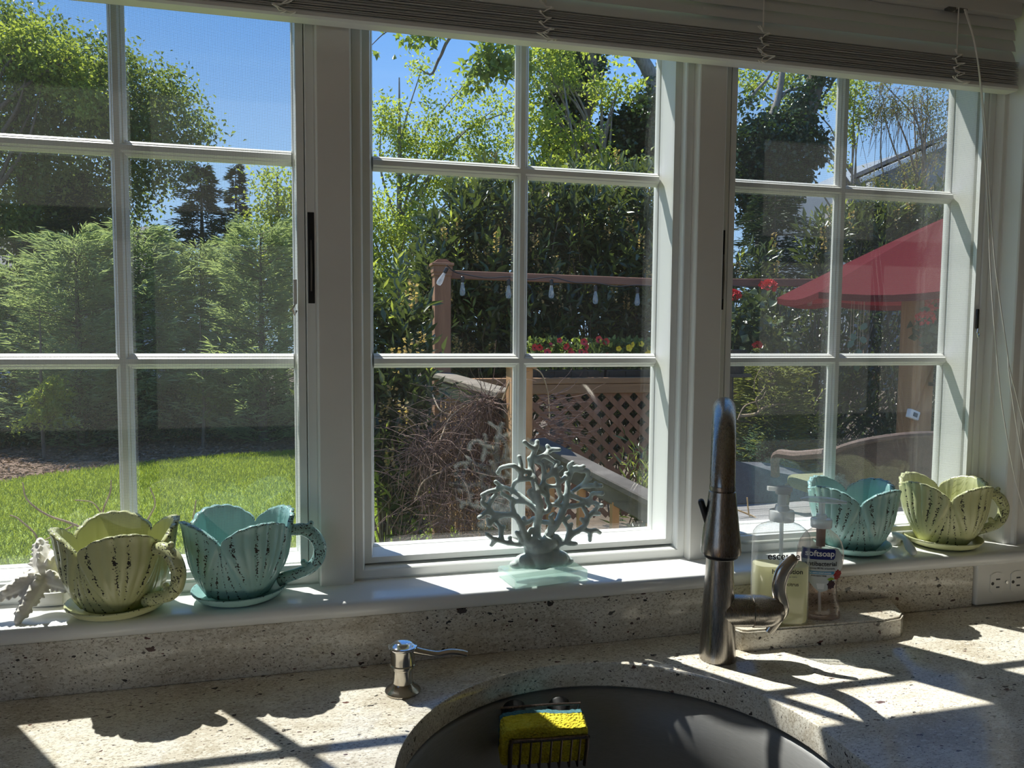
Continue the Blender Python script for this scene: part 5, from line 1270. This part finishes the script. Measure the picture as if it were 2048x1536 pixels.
bm = nb(); box(bm, rel(19.109, 21.900, 5.964)[0], rel(20.030, 21.900, 6.016)[0], 2.1, 2.25, rel(19.355, 21.900, 5.125)[2], rel(19.313, 21.900, 5.976)[2]); obj('window', bm, plain('dark_pane', (.05, .07, .09), .1), hs, smooth=0)

# ================================================================== posts, beam, lattice, rail
def wood(name, a, b, sc=(1, 1, 1), rough=.75):
    t = NT(name); p = t.pr(Roughness=rough); f = t.noise(t.obj(sc), 22, 5, .6, .6); f2 = t.noise(t.obj(), 3, 2)
    c = t.ramp(f, [(.3, a), (.7, b)]); t.l(t.mix(t.math('MULTIPLY', f2, .35), c, tuple(x * .7 for x in a)), p.inputs['Base Color']); t.bump(f, .4, .004); return t.m
M_red = wood('stained_cedar', (.20, .085, .045), (.36, .175, .095), (1, 1, .08)); M_redx = wood('stained_cedar_rail', (.16, .07, .042), (.30, .14, .085), (.08, 1, 1))
M_orange = wood('honey_cedar', (.30, .15, .065), (.48, .27, .125), (1, 1, .08)); M_orx = wood('honey_cedar_rail', (.22, .11, .048), (.38, .205, .095), (.08, 1, 1))
M_grey = wood('weathered_board', (.14, .12, .095), (.28, .245, .20), (.12, .3, 1)); M_greyd = wood('weathered_deck', (.17, .165, .16), (.32, .31, .30), (.05, 1, 1))
M_rail = wood('dark_weathered_rail', (.075, .068, .060), (.16, .145, .13), (.12, .3, 1), .95)
for _m in (M_rail, M_grey, M_greyd): _m.node_tree.nodes['Principled BSDF'].inputs['Specular IOR Level'].default_value = .12
po = thing('fence_post', 'tall reddish wooden post with moulded cap left of the beam, middle window', 'post', (.617, 4.66, GZ))
bm = nb(); box(bm, -.062, .062, -.062, .062, 0, 2.46, bev=.006); obj('shaft', bm, M_red, po, smooth=20)
cap = thing('cap', parent=None) if False else None
bm = nb(); box(bm, -.072, .072, -.072, .072, 2.395, 2.445, bev=.004); box(bm, -.068, .068, -.068, .068, 2.37, 2.398, bev=.004); box(bm, -.082, .082, -.082, .082, 2.445, 2.466, bev=.004)
prism(bm, [(-.07, 2.466), (.07, 2.466), (.03, 2.495), (-.03, 2.495)], 'y', -.05, .05); obj('cap', bm, M_red, po, smooth=20)
o = thing('overhead_beam', 'thin brown wooden beam running from the tall post to the right window', 'beam', (.68, 4.66, .84))
bm = nb(); beam(bm, (.002, 0, -.005), (1.7, 0, -.026), .05, .062, bev=.004); obj('beam_board', bm, M_redx, o, smooth=20)
bm = nb(); beam(bm, (1.702, 0, -.026), (3.55, 0, .015), .05, .062, bev=.004); obj('beam_board', bm, M_redx, o, smooth=20)
sl = thing('string_light', 'string of clear bulb lights hanging under the brown beam', 'string light', (.60, 4.58, .84))
M_bulb = clearmat('clear_bulb', (.95, .97, 1), .22, (.85, .9, .95))
def wpt(p): return Vector(p) - Vector((.60, 4.58, .84))
bulbs = [(0.628, 4.500, 0.863), (0.761, 4.580, 0.807), (1.112, 4.580, 0.793), (1.449, 4.580, 0.800), (1.806, 4.580, 0.763), (2.155, 4.580, 0.754), (2.650, 4.580, 0.776), (3.703, 4.580, 0.778)]
cp = []
for a, b in zip(bulbs, bulbs[1:]):
    a, b = wpt(a), wpt(b); cp += [a + Vector((0, 0, .03)), a.lerp(b, .5) + Vector((0, 0, .012))]
cp.append(wpt(bulbs[-1]))
bm = nb(); tube(bm, catmull(cp, 4), .004, 5); obj('cord', bm, M_black, sl, smooth=80)
for k, b in enumerate(bulbs):
    Mb = Matrix.Translation(wpt(b)) @ (Matrix.Rotation(math.radians(28), 4, 'Y') if k == 0 else Matrix.Identity(4))
    bm = nb(); lathe(bm, [(.010, .012), (.014, .008), (.014, -.028), (.011, -.032)], 12, M=Mb); hol = obj('bulb_holder', bm, M_black, sl)
    bm = nb(); lathe(bm, [(.010, -.032), (.013, -.050), (.020, -.090), (.021, -.110), (.016, -.128), (.002, -.132)], 14, M=Mb); obj('bulb', bm, M_bulb, hol)
# lattice railing
lt = thing('lattice_railing', 'brown lattice panel with two board top rail behind the near post, middle window', 'railing', (.70, 4.62, 0))
LX0, LX1, LZ0, LZ1 = .02, 2.35, -1.05, -.055
bm = nb(); box(bm, 0, LX1, -.035, .035, .012, .058, bev=.006); obj('top_rail', bm, M_orx, lt, smooth=20)
bm = nb(); box(bm, 0, LX1, -.028, .022, -.066, .009, bev=.006); obj('face_rail', bm, M_orx, lt, smooth=20)
bm = nb(); box(bm, LX1 - .06, LX1 + .06, -.06, .06, GZ, .03, bev=.005); obj('end_post', bm, M_red, lt, smooth=20)
pit = .0965; hwd = .0215
lw_, lh_ = LX1 - .06 - LX0, LZ1 - LZ0
def diag(name, c, sgn, yy):
    """one diagonal slat clipped to the panel: x*sgn + z = c"""
    pts = []
    cand = []
    for xx in (LX0, LX1 - .06):
        z = c - sgn * xx
        if LZ0 - 1e-6 <= z <= LZ1 + 1e-6: cand.append((xx, z))
    for z in (LZ0, LZ1):
        xx = (c - z) * sgn
        if LX0 < xx < LX1 - .06: cand.append((xx, z))
    if len(cand) < 2: return
    a, b = cand[0], cand[-1]
    if math.dist(a, b) < .04: return
    bm = nb(); beam(bm, (a[0], yy, a[1]), (b[0], yy, b[1]), .0075, hwd * 2, upv=(a[1] - b[1], 0, b[0] - a[0])); obj(name, bm, M_red, lt, smooth=0)
st = pit * math.sqrt(2)
k = 0; c = LZ0 + LX0
while c < LZ1 + LX1: diag('slat', c, 1, -.004); c += st
c = LZ0 - LX1
while c < LZ1 - LX0: diag('slat', c, -1, .004); c += st
# near post and the weathered side rail
npz = GZ
po = thing('newel_post', 'near honey coloured deck post with flat cap behind the middle muntin', 'post', (.768, 2.93, npz))
bm = nb(); box(bm, -.060, .060, -.060, .060, 0, 1.775, bev=.005); obj('shaft', bm, M_orange, po, smooth=20)
bm = nb(); box(bm, -.078, .078, -.078, .078, 1.772, 1.792, bev=.004); prism(bm, [(-.070, 1.792), (.070, 1.792), (.052, 1.806), (-.052, 1.806)], 'y', -.06, .06); obj('cap', bm, M_orange, po, smooth=20)
rr = thing('side_rail', 'weathered grey handrail running from the tall post to the near post', 'handrail', (.66, 3.8, 0))
bm = nb(); beam(bm, (-.055, .86, .085), (.065, -.80, .070), .14, .038, bev=.006); obj('cap_board', bm, M_grey, rr, smooth=20)
bm = nb(); beam(bm, (-.055, .80, -.005), (.065, -.80, -.020), .040, .085, bev=.004); obj('under_rail', bm, M_grey, rr, smooth=20)
for k in range(11):
    f = (k + .5) / 11; bm = nb(); beam(bm, (-.055 + .12 * f, .80 - 1.6 * f, -.05), (-.055 + .12 * f, .80 - 1.6 * f, -.95), .036, .036, upv=(0, 1, 0)); obj('baluster', bm, M_orange, rr, smooth=0)
rr = thing('stair_rail', 'sloping weathered grey board descending right from the near post behind the coral', 'handrail', (.95, 2.75, -.19))
bm = nb(); beam(bm, (-.10, .12, .02), (.52, -1.05, -.30), .115, .036, bev=.006); obj('cap_board', bm, M_rail, rr, smooth=20)
bm = nb(); beam(bm, (-.10, .12, -.05), (.52, -1.05, -.37), .040, .088, bev=.004); obj('under_rail', bm, M_rail, rr, smooth=20)
for k in range(6):
    f = (k + .5) / 6; bm = nb(); q = Vector((-.10 + .62 * f, .12 - 1.17 * f, -.08 - .32 * f)); beam(bm, q, q - Vector((0, 0, .75)), .036, .036, upv=(0, 1, 0)); obj('baluster', bm, M_orange, rr, smooth=0)
# bare vine tangled over the side rail
vn = thing('bare_vine', 'tangled mass of bare brown vine stems heaped over the side rail', 'vine', (.50, 3.1, GZ))
bm = nb(); rg = random.Random(17); o0 = Vector(vn.location)
def twig(bm, s, d, L, r, wig, n=5, g=0):
    p = Vector(s); d = Vector(d).normalized(); pts = [p.copy()]
    for k in range(n):
        d = (d + Vector((rg.uniform(-1, 1), rg.uniform(-1, 1), rg.uniform(-1, 1))) * wig + Vector((0, 0, -g))).normalized(); p = p + d * L / n; pts.append(p.copy())
    tube(bm, catmull(pts, 2), [r, r * .8, r * .4], 3, caps=False)
cen = [((0.532, 3.250, -0.122), .12), ((0.419, 3.100, -0.240), .18), ((0.589, 3.100, -0.189), .16), ((0.348, 3.000, -0.441), .20), ((0.558, 2.950, -0.440), .20), ((0.387, 2.900, -0.610), .22), ((0.659, 2.900, -0.597), .15), ((0.620, 3.050, -0.003), .07), ((0.281, 3.100, -0.236), .10)]
for k in range(1900):
    c, r = cen[rg.randrange(len(cen))]
    s = Vector(c) + Vector((rg.gauss(0, .55), rg.gauss(0, .55), rg.gauss(0, .55))) * r - o0
    down = rg.random() < .55
    twig(bm, s, (rg.uniform(-.5, .5), rg.uniform(-.5, .5), -1) if down else (rg.uniform(-1, 1), rg.uniform(-1, 1), rg.uniform(-.5, .7)), rg.uniform(.12, .34), rg.uniform(.0012, .0030), .33, 5, .10)
for k in range(120):
    c, r = cen[rg.randrange(len(cen))]
    twig(bm, Vector(c) + Vector((rg.gauss(0, .3), rg.gauss(0, .3), rg.gauss(0, .4))) * r - o0, (rg.uniform(-1.2, .5), rg.uniform(-.6, .3), rg.uniform(-.2, .9)), rg.uniform(.25, .50), rg.uniform(.0018, .0034), .26, 6, .10)
for k in range(70):
    twig(bm, Vector((0.878, 2.950, -0.066)) + Vector((rg.uniform(-.02, .10), rg.uniform(-.1, .1), rg.uniform(-.12, .14))) - o0, (1, rg.uniform(-.5, .5), rg.uniform(-.4, .5)), rg.uniform(.10, .32), rg.uniform(.0014, .0026), .25, 5, .02)
obj('stems', bm, M_twig, vn, smooth=0, kind='stuff')
bm = nb()
for pts in ([(0.680, 2.950, 0.047), (0.736, 2.900, 0.198), (0.861, 2.900, 0.211), (0.918, 2.900, 0.102), (0.934, 2.900, -0.061)], [(0.337, 3.200, 0.058), (0.364, 3.100, -0.017), (0.433, 3.100, -0.046)], [(0.201, 2.900, -0.467), (0.254, 2.900, -0.363), (0.416, 3.000, -0.307), (0.485, 3.000, -0.172)], [(0.348, 3.000, -0.168), (0.433, 3.100, -0.046), (0.588, 3.100, 0.035), (0.707, 3.000, 0.009)]):
    tube(bm, catmull([Vector(p) - o0 for p in pts], 6), [.005, .004, .003], 5)
obj('long_shoots', bm, M_bare, vn, smooth=80)
# planters and flowers behind the lattice rail
M_pl = plain('planter_black', (.014, .014, .015), .5)
def flowers(name, label, cx0, cx1, col_, centre, seed, nf):
    rg = R_(seed); t = thing(name, label, 'flowers', ((cx0 + cx1) / 2, 4.80, .235)); hw_ = (cx1 - cx0) / 2
    n = 900; C = np.stack([rg.uniform(-hw_, hw_, n), rg.normal(size=n) * .05, rg.uniform(-.13, .11, n)], 1); D = rg.normal(size=(n, 3)) + np.array([0, 0, .8])
    link('foliage', leaf_mesh('foliage', C, D, .05 * (.7 + .6 * rg.rand(n)), .5, rg, rg.rand(n)), ML['green'], t, kind='stuff')
    bm = nb(); m = 5; c0 = bm.verts.new((0, 0, 0)); ring = []
    for i in range(20):
        a = 2 * PI * i / 20; r = .026 * (1 + .10 * math.cos(5 * a)); ring.append(bm.verts.new((r * math.cos(a), -.010, r * math.sin(a))))
    for i in range(20): bm.faces.new((c0, ring[i], ring[(i + 1) % 20]))
    me = bpy.data.meshes.new('flower'); bm.to_mesh(me); bm.free(); me.materials.append(col_)
    bm = nb(); lathe(bm, [(.008, 0), (.006, .003), (.0005, .004)], 8, M=Matrix.Translation((0, -.003, 0)) @ Matrix.Rotation(PI / 2, 4, 'X')); mc = bpy.data.meshes.new('eye'); bm.to_mesh(mc); bm.free(); mc.materials.append(centre)
    for i in range(nf):
        o = bpy.data.objects.new('flower', me); COL.objects.link(o); o.parent = t
        o.location = (rg.uniform(-hw_ * .95, hw_ * .95), -.07 - .03 * rg.rand(), rg.uniform(-.01, .12)); o.rotation_euler = (rg.uniform(-.6, .4), 0, rg.uniform(-.6, .6)); o.scale = (rg.uniform(.8, 1.2),) * 3
        e_ = bpy.data.objects.new('flower_eye', mc); COL.objects.link(e_); e_.parent = o
M_fr = plain('petal_red', (.55, .035, .045), .6); M_fy = plain('petal_yellow', (.75, .58, .03), .6)
flowers('petunia_plant', 'row of red petunias in the left black planter above the lattice', 1.30, 1.98, M_fr, plain('eye_dark', (.08, .01, .02), .6), 5, 16)
flowers('petunia_plant', 'row of small yellow petunias in the right black planter above the lattice', 1.94, 2.42, M_fy, plain('eye_yellow', (.55, .35, .02), .6), 6, 11)
for k, (a, b, lab_) in enumerate(((1.22, 1.94, 'black planter box holding the red petunias'), (1.96, 2.50, 'black planter box holding the yellow petunias'))):
    t = thing('planter_box', lab_, 'planter', ((a + b) / 2, 4.80, 0), 0, 'black planter boxes above the lattice')
    hw_ = (b - a) / 2
    bm = nb(); prism(bm, [(-.07, -.06), (.07, -.06), (.085, .10), (-.085, .10)], 'x', -hw_, hw_); obj('box', bm, M_pl, t, smooth=0)
    for j in range(int(hw_ * 2 / .14)):
        x_ = -hw_ + .07 + j * .14; bm = nb(); prism(bm, [(-.076, -.06), (-.066, -.06), (-.080, .104), (-.092, .104)], 'x', x_ - .045, x_ + .045); obj('panel', bm, M_pl, t, smooth=0)
    bm = nb(); box(bm, -hw_, hw_, -.09, .09, .098, .112, bev=.003); obj('rim', bm, M_pl, t, smooth=0)

# ================================================================== deck at the right
dk = thing('deck', 'grey weathered deck boards outside the right window', 'deck', (1.9, 2.0, -.62))
for k in range(12):
    y0 = -.10 + k * .145; bm = nb(); box(bm, 0, 3.8, y0, y0 + .138, -.03, 0, bev=.003); obj('board', bm, M_greyd, dk, smooth=0)
bm = nb(); box(bm, 0, 3.8, -.10, 1.64, -.16, -.032); obj('joist_frame', bm, M_greyd, dk, smooth=0)
# low covered seat
cv = thing('covered_bench', 'low bench under a dark grey fabric cover on the deck behind the lotion bottle', 'bench')
bm = nb(); G = {}
nx, ny = 22, 12
for i in range(nx + 1):
    for j in range(ny + 1):
        u, v = i / nx, j / ny
        x_ = 1.98 + .92 * u; y_ = 3.05 + .46 * v
        e_ = min(1, 6 * min(v, 1 - v, u + .08, 1 - u + .02))
        G[i, j] = bm.verts.new((x_, y_, -.615 + max(0, e_) * (.245 - .16 * u ** 1.5 + .02 * math.sin(7 * u + 3 * v) + .01 * math.sin(15 * v))))
for i in range(nx):
    for j in range(ny): bm.faces.new((G[i, j], G[i + 1, j], G[i + 1, j + 1], G[i, j + 1]))
obj('cover', bm, plain('cover_fabric', (.075, .082, .095), .85, noise=.2, nscale=30), cv, smooth=70)
bm = nb(); box(bm, 2.06, 2.55, 3.12, 3.42, -.618, -.50); obj('seat', bm, M_greyd, cv, smooth=0)
tw = thing('dry_stalks', 'two dry straw coloured stalks lying on the deck by the lotion bottle', 'stalks', (2.25, 2.9, -.617))
bm = nb(); o0 = Vector(tw.location)
for pts in ([(1.979, 2.750, -0.569), (2.075, 2.750, -0.608), (2.120, 2.720, -0.632)], [(2.059, 2.760, -0.509), (2.064, 2.750, -0.585), (2.069, 2.740, -0.623)]): tube(bm, catmull([Vector(p) - o0 for p in pts], 4), [.004, .005, .003], 6)
obj('stalk', bm, plain('straw', (.55, .36, .16), .8), tw, smooth=80)

# shrubs beside the deck
conifer('golden_conifer', 'golden green feathery conifer with bare brown branches beside the faucet spout', (3.045, 4.100, -0.590)[:2] + (GZ,), 1.75, .50, 9000, 'gold', 111, L=.075, wr=.14, up=.3, layers=18, sprays=10, shape=.35, cat='shrub', zlo=.3)
conifer('golden_conifer', 'upright feathery conifer tip above the bare branch in the right window', (3.403, 4.700, -0.577)[:2] + (GZ,), 2.05, .26, 2200, 'gold', 112, L=.05, wr=.14, up=.4, layers=14, sprays=7, shape=.6, cat='shrub', zlo=.6)
bb = thing('bare_branch', 'twisted bare branch in front of the golden conifer, right window', 'branch', (2.682, 3.900, -0.286)); o0 = Vector(bb.location); bm = nb()
for pts, r in (([(2.671, 3.900, -0.184), (2.801, 3.900, -0.172), (2.901, 3.900, -0.115), (3.075, 3.900, -0.103)], [.012, .011, .009, .004]), ([(2.841, 3.900, -0.150), (2.805, 3.900, -0.069), (2.876, 3.900, 0.021)], [.008, .006, .003]), ([(2.660, 3.900, -0.213), (2.717, 3.900, -0.112), (2.838, 3.900, -0.070), (2.885, 3.900, -0.005)], [.006, .005, .003]), ([(2.787, 3.900, -0.011), (2.792, 3.900, 0.076), (2.842, 3.900, 0.174)], [.003, .003, .002]), ([(2.884, 3.900, -0.217), (3.011, 3.900, -0.294), (3.135, 3.900, -0.260)], [.004, .004, .002])):
    tube(bm, catmull([Vector(p) - o0 for p in pts], 6), r, 6)
obj('branch', bm, M_bare, bb, smooth=80)
conifer('dwarf_spruce', 'low blue green dwarf conifer mound behind the grey cover, right window', (2.983, 4.000, -0.647)[:2] + (-.95,), .62, .36, 6000, 'blue', 113, L=.035, wr=.2, up=.5, layers=14, sprays=12, shape=.35, cat='shrub', zlo=.02)
laurel('pieris_shrub', 'shrub with pale new leaf rosettes left of the right muntin', (3.497, 4.200, -0.824)[:2] + (GZ,), [B((3.379, 4.200, -0.105), .13), B((3.500, 4.200, -0.344), .16), B((3.505, 4.100, -0.567), .16), B((3.438, 4.000, -0.703), .15), B((3.415, 4.300, -0.436), .12)], 60, 114, L=.085, tips=.45, spikes=0, wr=.34)
laurel('lily_clump', 'low leafy clump right of the lattice at the middle window bottom', (1.55, 2.6, GZ), [B((1.364, 2.700, -0.370), .09), B((1.365, 2.600, -0.456), .10), B((1.294, 2.600, -0.426), .07), B((1.481, 2.800, -0.338), .08)], 26, 115, L=.09, tips=.6, spikes=0, wr=.16)

# ================================================================== umbrella, posts, chair, chime, geraniums
M_can = leafmat('umbrella_canvas', (.11, .010, .015), (.13, .012, .018), .3, .8, .1, (.15, .008, .014))
um = thing('patio_umbrella', 'dark red patio umbrella reaching in from the right edge of the right window', 'umbrella', (4.37, 3.75, -.57))
UR, UZ0, UZ1 = 1.28, 1.275, 1.90
for k in range(8):
    bm = nb(); a0, a1 = PI / 8 * (2 * k) + .10, PI / 8 * (2 * k + 2) + .10; rows_ = []
    for j in range(9):
        f = j / 8; row = []
        for i in range(7):
            g = i / 6; p0 = Vector((math.cos(a0), math.sin(a0), 0)); p1 = Vector((math.cos(a1), math.sin(a1), 0)); q = p0.lerp(p1, g) * UR * f
            row.append(bm.verts.new((q.x, q.y, UZ1 - (UZ1 - UZ0) * (f ** 1.08) - .035 * math.sin(g * PI) * f * (1 if j else 0))))
        rows_.append(row)
    for r0, r1 in zip(rows_, rows_[1:]):
        for i in range(6): bm.faces.new((r0[i], r0[i + 1], r1[i + 1], r1[i]) if r0[i].co != r0[i + 1].co else (r0[i], r1[i + 1], r1[i]))
    low = rows_[-1]; hem = [bm.verts.new(v.co + Vector((0, 0, -.045))) for v in low]
    for i in range(6): bm.faces.new((low[i], low[i + 1], hem[i + 1], hem[i]))
    bmesh.ops.remove_doubles(bm, verts=bm.verts[:], dist=1e-5)
    obj('canopy_panel', bm, M_can, um, smooth=40)
    bm = nb(); e0 = Vector((math.cos(a0), math.sin(a0), 0)); tube(bm, [e0 * .03 + Vector((0, 0, UZ1 - .03)), e0 * UR * .98 + Vector((0, 0, UZ0 - .005))], .008, 6); obj('rib', bm, M_dark, um)
bm = nb(); tube(bm, [(0, 0, 0), (0, 0, UZ1 + .05)], .019, 12); obj('pole', bm, M_dark, um)
bm = nb(); lathe(bm, [(.22, 0), (.22, .05), (.05, .09), (.03, .25)], 20); obj('base', bm, M_dark, um)
po = thing('pergola_post', 'honey coloured square post under the red umbrella at the right window edge', 'post', (3.73, 3.40, -.62))
bm = nb(); box(bm, -.085, .085, -.07, .07, 0, 1.30, bev=.006); obj('shaft', bm, M_orange, po, smooth=20)
bm = nb(); box(bm, -.10, .10, -.085, .085, 0, .10, bev=.004); obj('base_trim', bm, M_orange, po, smooth=20)
th_ = thing('weather_sensor', 'small white sensor box with dark screen on the pergola post', 'sensor', (3.632, 3.300, -0.127)); th_.rotation_euler = (0, .30, .2)
bm = nb(); box(bm, -.048, .048, -.018, .018, -.030, .030, bev=.006); obj('case', bm, M_vinyl, th_)
bm = nb(); box(bm, -.022, .022, -.0200, -.0176, -.014, .014); obj('screen', bm, plain('lcd_grey', (.16, .18, .20), .3), th_, smooth=0)
# wicker chair
M_wick = wood('brown_wicker', (.07, .045, .035), (.16, .105, .08), (1, 1, 1))
ch = thing('wicker_chair', 'brown wicker armchair with rounded back seen through the right window', 'chair', (2.70, 2.45, -.62))
bm = nb(); rows_ = []
for j in range(9):
    f = j / 8; row = []
    for i in range(25):
        a = PI * (i / 24); x_ = -math.cos(a) * .36; hgt = .18 + .20 * f + (.145 * math.sin(a) ** .8) * f
        row.append(bm.verts.new((x_, .04 - .26 * math.sin(a) - .04 * f, hgt)))
    rows_.append(row)
for r0, r1 in zip(rows_, rows_[1:]):
    for i in range(24): bm.faces.new((r0[i], r0[i + 1], r1[i + 1], r1[i]))
bmesh.ops.solidify(bm, geom=bm.faces[:], thickness=.02); obj('backrest', bm, M_wick, ch, smooth=60)
bm = nb(); tube(bm, [v for v in [(-math.cos(PI * i / 24) * .365, .04 - .26 * math.sin(PI * i / 24) - .045, .385 + .145 * math.sin(PI * i / 24) ** .8) for i in range(25)]], .017, 8); obj('back_rim', bm, M_wick, ch)
bm = nb(); box(bm, -.34, .34, -.22, .40, .14, .22, bev=.03); obj('seat_cushion', bm, plain('cushion_moss', (.16, .17, .09), .9), ch)
for s in (-1, 1):
    bm = nb(); pts = catmull([(s * .36, .02, .40), (s * .40, .20, .36), (s * .40, .40, .33), (s * .38, .44, .20)], 6); tube(bm, pts, .026, 8); obj('arm', bm, plain('arm_tan_%d' % s, (.13, .09, .07), .7, noise=.4, nscale=90), ch)
    for y_ in (-.18, .38):
        bm = nb(); tube(bm, [(s * .33, y_, .16), (s * .35, y_, 0)], [.022, .018], 8); obj('leg', bm, M_wick, ch)
# wind chime
wc = thing('wind_chime', 'green glass wind chime hanging right of the right muntin', 'wind chime', (4.030, 4.400, 0.694)); o0 = Vector(wc.location)
M_gg = solidglass('chime_glass', (.30, .72, .52)); 
bm = nb(); lathe(bm, [(.10, 0), (.09, .012), (.03, .022), (.004, .05)], 16); obj('hanger', bm, M_dark, wc)
bm = nb(); tube(bm, [(0, 0, .05), (0, 0, .28)], .003, 5); obj('hanging_cord', bm, M_cord, wc)
for k, (px_, z0) in enumerate(((-.06, -.36), (-.02, -.30), (.02, -.44), (.06, -.22), (.075, -.33), (.0, -.55))):
    bm = nb(); tube(bm, [(px_, .02 * math.sin(k * 2), 0), (px_, .02 * math.sin(k * 2), z0)], .0015, 4); s_ = obj('string', bm, M_cord, wc)
    bm = nb(); prism(bm, [(-.03, 0), (-.01, .022), (.028, .03), (.035, -.005), (.01, -.03), (-.022, -.035)], 'y', -.006, .006, M=Matrix.Translation((px_, .02 * math.sin(k * 2), z0)) @ Matrix.Rotation(k * 1.1, 4, 'Y')); obj('glass_piece', bm, M_gg, s_, smooth=0)
# geraniums
M_ger = plain('geranium_scarlet', (.62, .02, .03), .6)
def geranium(label, base, heads, seed, pot=True, leafblobs=()):
    t = thing('geranium', label, 'geranium', base); o0 = Vector(base); rg = R_(seed)
    for h, r in heads:
        hc = Vector(h) - o0; m = 90; d = unit(rg.normal(size=(m, 3)) + np.array([0, -.2, .5])); C = np.array(hc) + d * r * np.array([1, 1, .6]) * .75
        link('flower_head', leaf_mesh('flower_head', C, d + rg.normal(size=(m, 3)) * .4, r * .55, 1.0, rg, rg.rand(m), .15, .3), M_ger, t)
        bm = nb(); tube(bm, catmull([hc, hc + Vector((.02, 0, -r * 1.6)), Vector((hc.x * .3, hc.y * .3, min(hc.z - .1, .05)))], 4), .004, 5); obj('stem', bm, ML['green'], t, smooth=80)
    rel = [(q[0] - o0.x, q[1] - o0.y, q[2] - o0.z, *q[3:]) for q in leafblobs]
    crown('leaves', rel, 420, .06, 'laurel', t, seed, 30, .05, .95)
    bm = nb(); lathe(bm, [(.085, -.02), (.105, .12), (.11, .14), (.09, .13)], 18); obj('pot', bm, M_pl, t)
geranium('red geranium with one head under the beam at the left of the right window', (2.481, 3.700, 0.161), [((2.748, 3.700, 0.740), .055), ((2.488, 3.700, 0.676), .045), ((2.618, 3.600, 0.336), .030)], 1, leafblobs=[B((2.616, 3.700, 0.507), .13), B((2.739, 3.700, 0.334), .12), B((2.572, 3.700, 0.678), .07)])
geranium('red geranium with two heads in front of the pergola post', (3.846, 3.200, 0.113), [((3.604, 3.200, 0.521), .055), ((3.685, 3.200, 0.624), .060)], 2, leafblobs=[B((3.745, 3.200, 0.480), .08), B((3.814, 3.200, 0.314), .12)])
ps_ = Vector((2.481, 3.700, 0.161)); bm = nb(); tube(bm, [(0, 0, -1.0), (0, 0, -.02)], .02, 8); box(bm, -.10, .10, -.10, .10, -.045, -.021); box(bm, -.15, .15, -.15, .15, -1.0, -.96)
o = obj('plant_stand', bm, M_dark, loc=ps_); tag(o, 'dark plant stand under the red geranium left of the right window', 'plant stand')
ps_ = Vector((3.846, 3.200, 0.113)); bm = nb(); tube(bm, [(0, 0, -.50), (0, 0, -.02)], .02, 8); box(bm, -.10, .10, -.10, .10, -.045, -.021); box(bm, -.15, .15, -.15, .15, -.50, -.46)
o = obj('plant_stand', bm, M_dark, loc=ps_); tag(o, 'dark plant stand under the red geranium by the pergola post', 'plant stand')

# bare budding shrub close to the left window
bs = thing('bare_shrub', 'bare budding shrub twigs in front of the lawn, bottom of the left window', 'shrub', (-1.25, 1.35, GZ)); bm = nb(); o0 = Vector(bs.location)
for pts, r in (([(-0.921, 1.700, -0.408), (-0.971, 1.700, -0.294), (-1.067, 1.700, -0.229), (-1.147, 1.700, -0.192), (-1.204, 1.700, -0.139), (-1.216, 1.700, -0.081)], [.006, .005, .004, .003, .002]), ([(-0.971, 1.700, -0.294), (-0.984, 1.700, -0.200), (-0.959, 1.700, -0.126), (-0.955, 1.700, -0.084)], [.004, .003, .002]), ([(-1.067, 1.700, -0.229), (-1.127, 1.700, -0.259), (-1.187, 1.700, -0.289)], [.003, .002, .002]), ([(-0.984, 1.700, -0.200), (-1.013, 1.700, -0.157), (-1.065, 1.700, -0.146)], [.003, .002, .002]), ([(-1.204, 1.700, -0.388), (-1.179, 1.700, -0.273), (-1.228, 1.700, -0.204), (-1.256, 1.700, -0.186)], [.004, .003, .002]), ([(-0.853, 1.750, -0.429), (-0.866, 1.750, -0.270), (-0.832, 1.750, -0.185), (-0.846, 1.750, -0.124)], [.004, .003, .002]), ([(-0.709, 1.750, -0.439), (-0.714, 1.750, -0.279), (-0.700, 1.750, -0.174)], [.003, .003, .002])):
    tube(bm, catmull([Vector(p) - o0 for p in pts], 6), r, 6)
for p in ((-0.921, 1.700, -0.408), (-1.204, 1.700, -0.388), (-0.853, 1.750, -0.429), (-0.709, 1.750, -0.439)):
    tube(bm, [Vector(p) - o0, (Vector(p) - o0) * .5 + Vector((0, 0, .2)), (0, 0, -.02)], [.006, .009, .012], 6)
obj('twigs', bm, M_bare, bs, smooth=80)
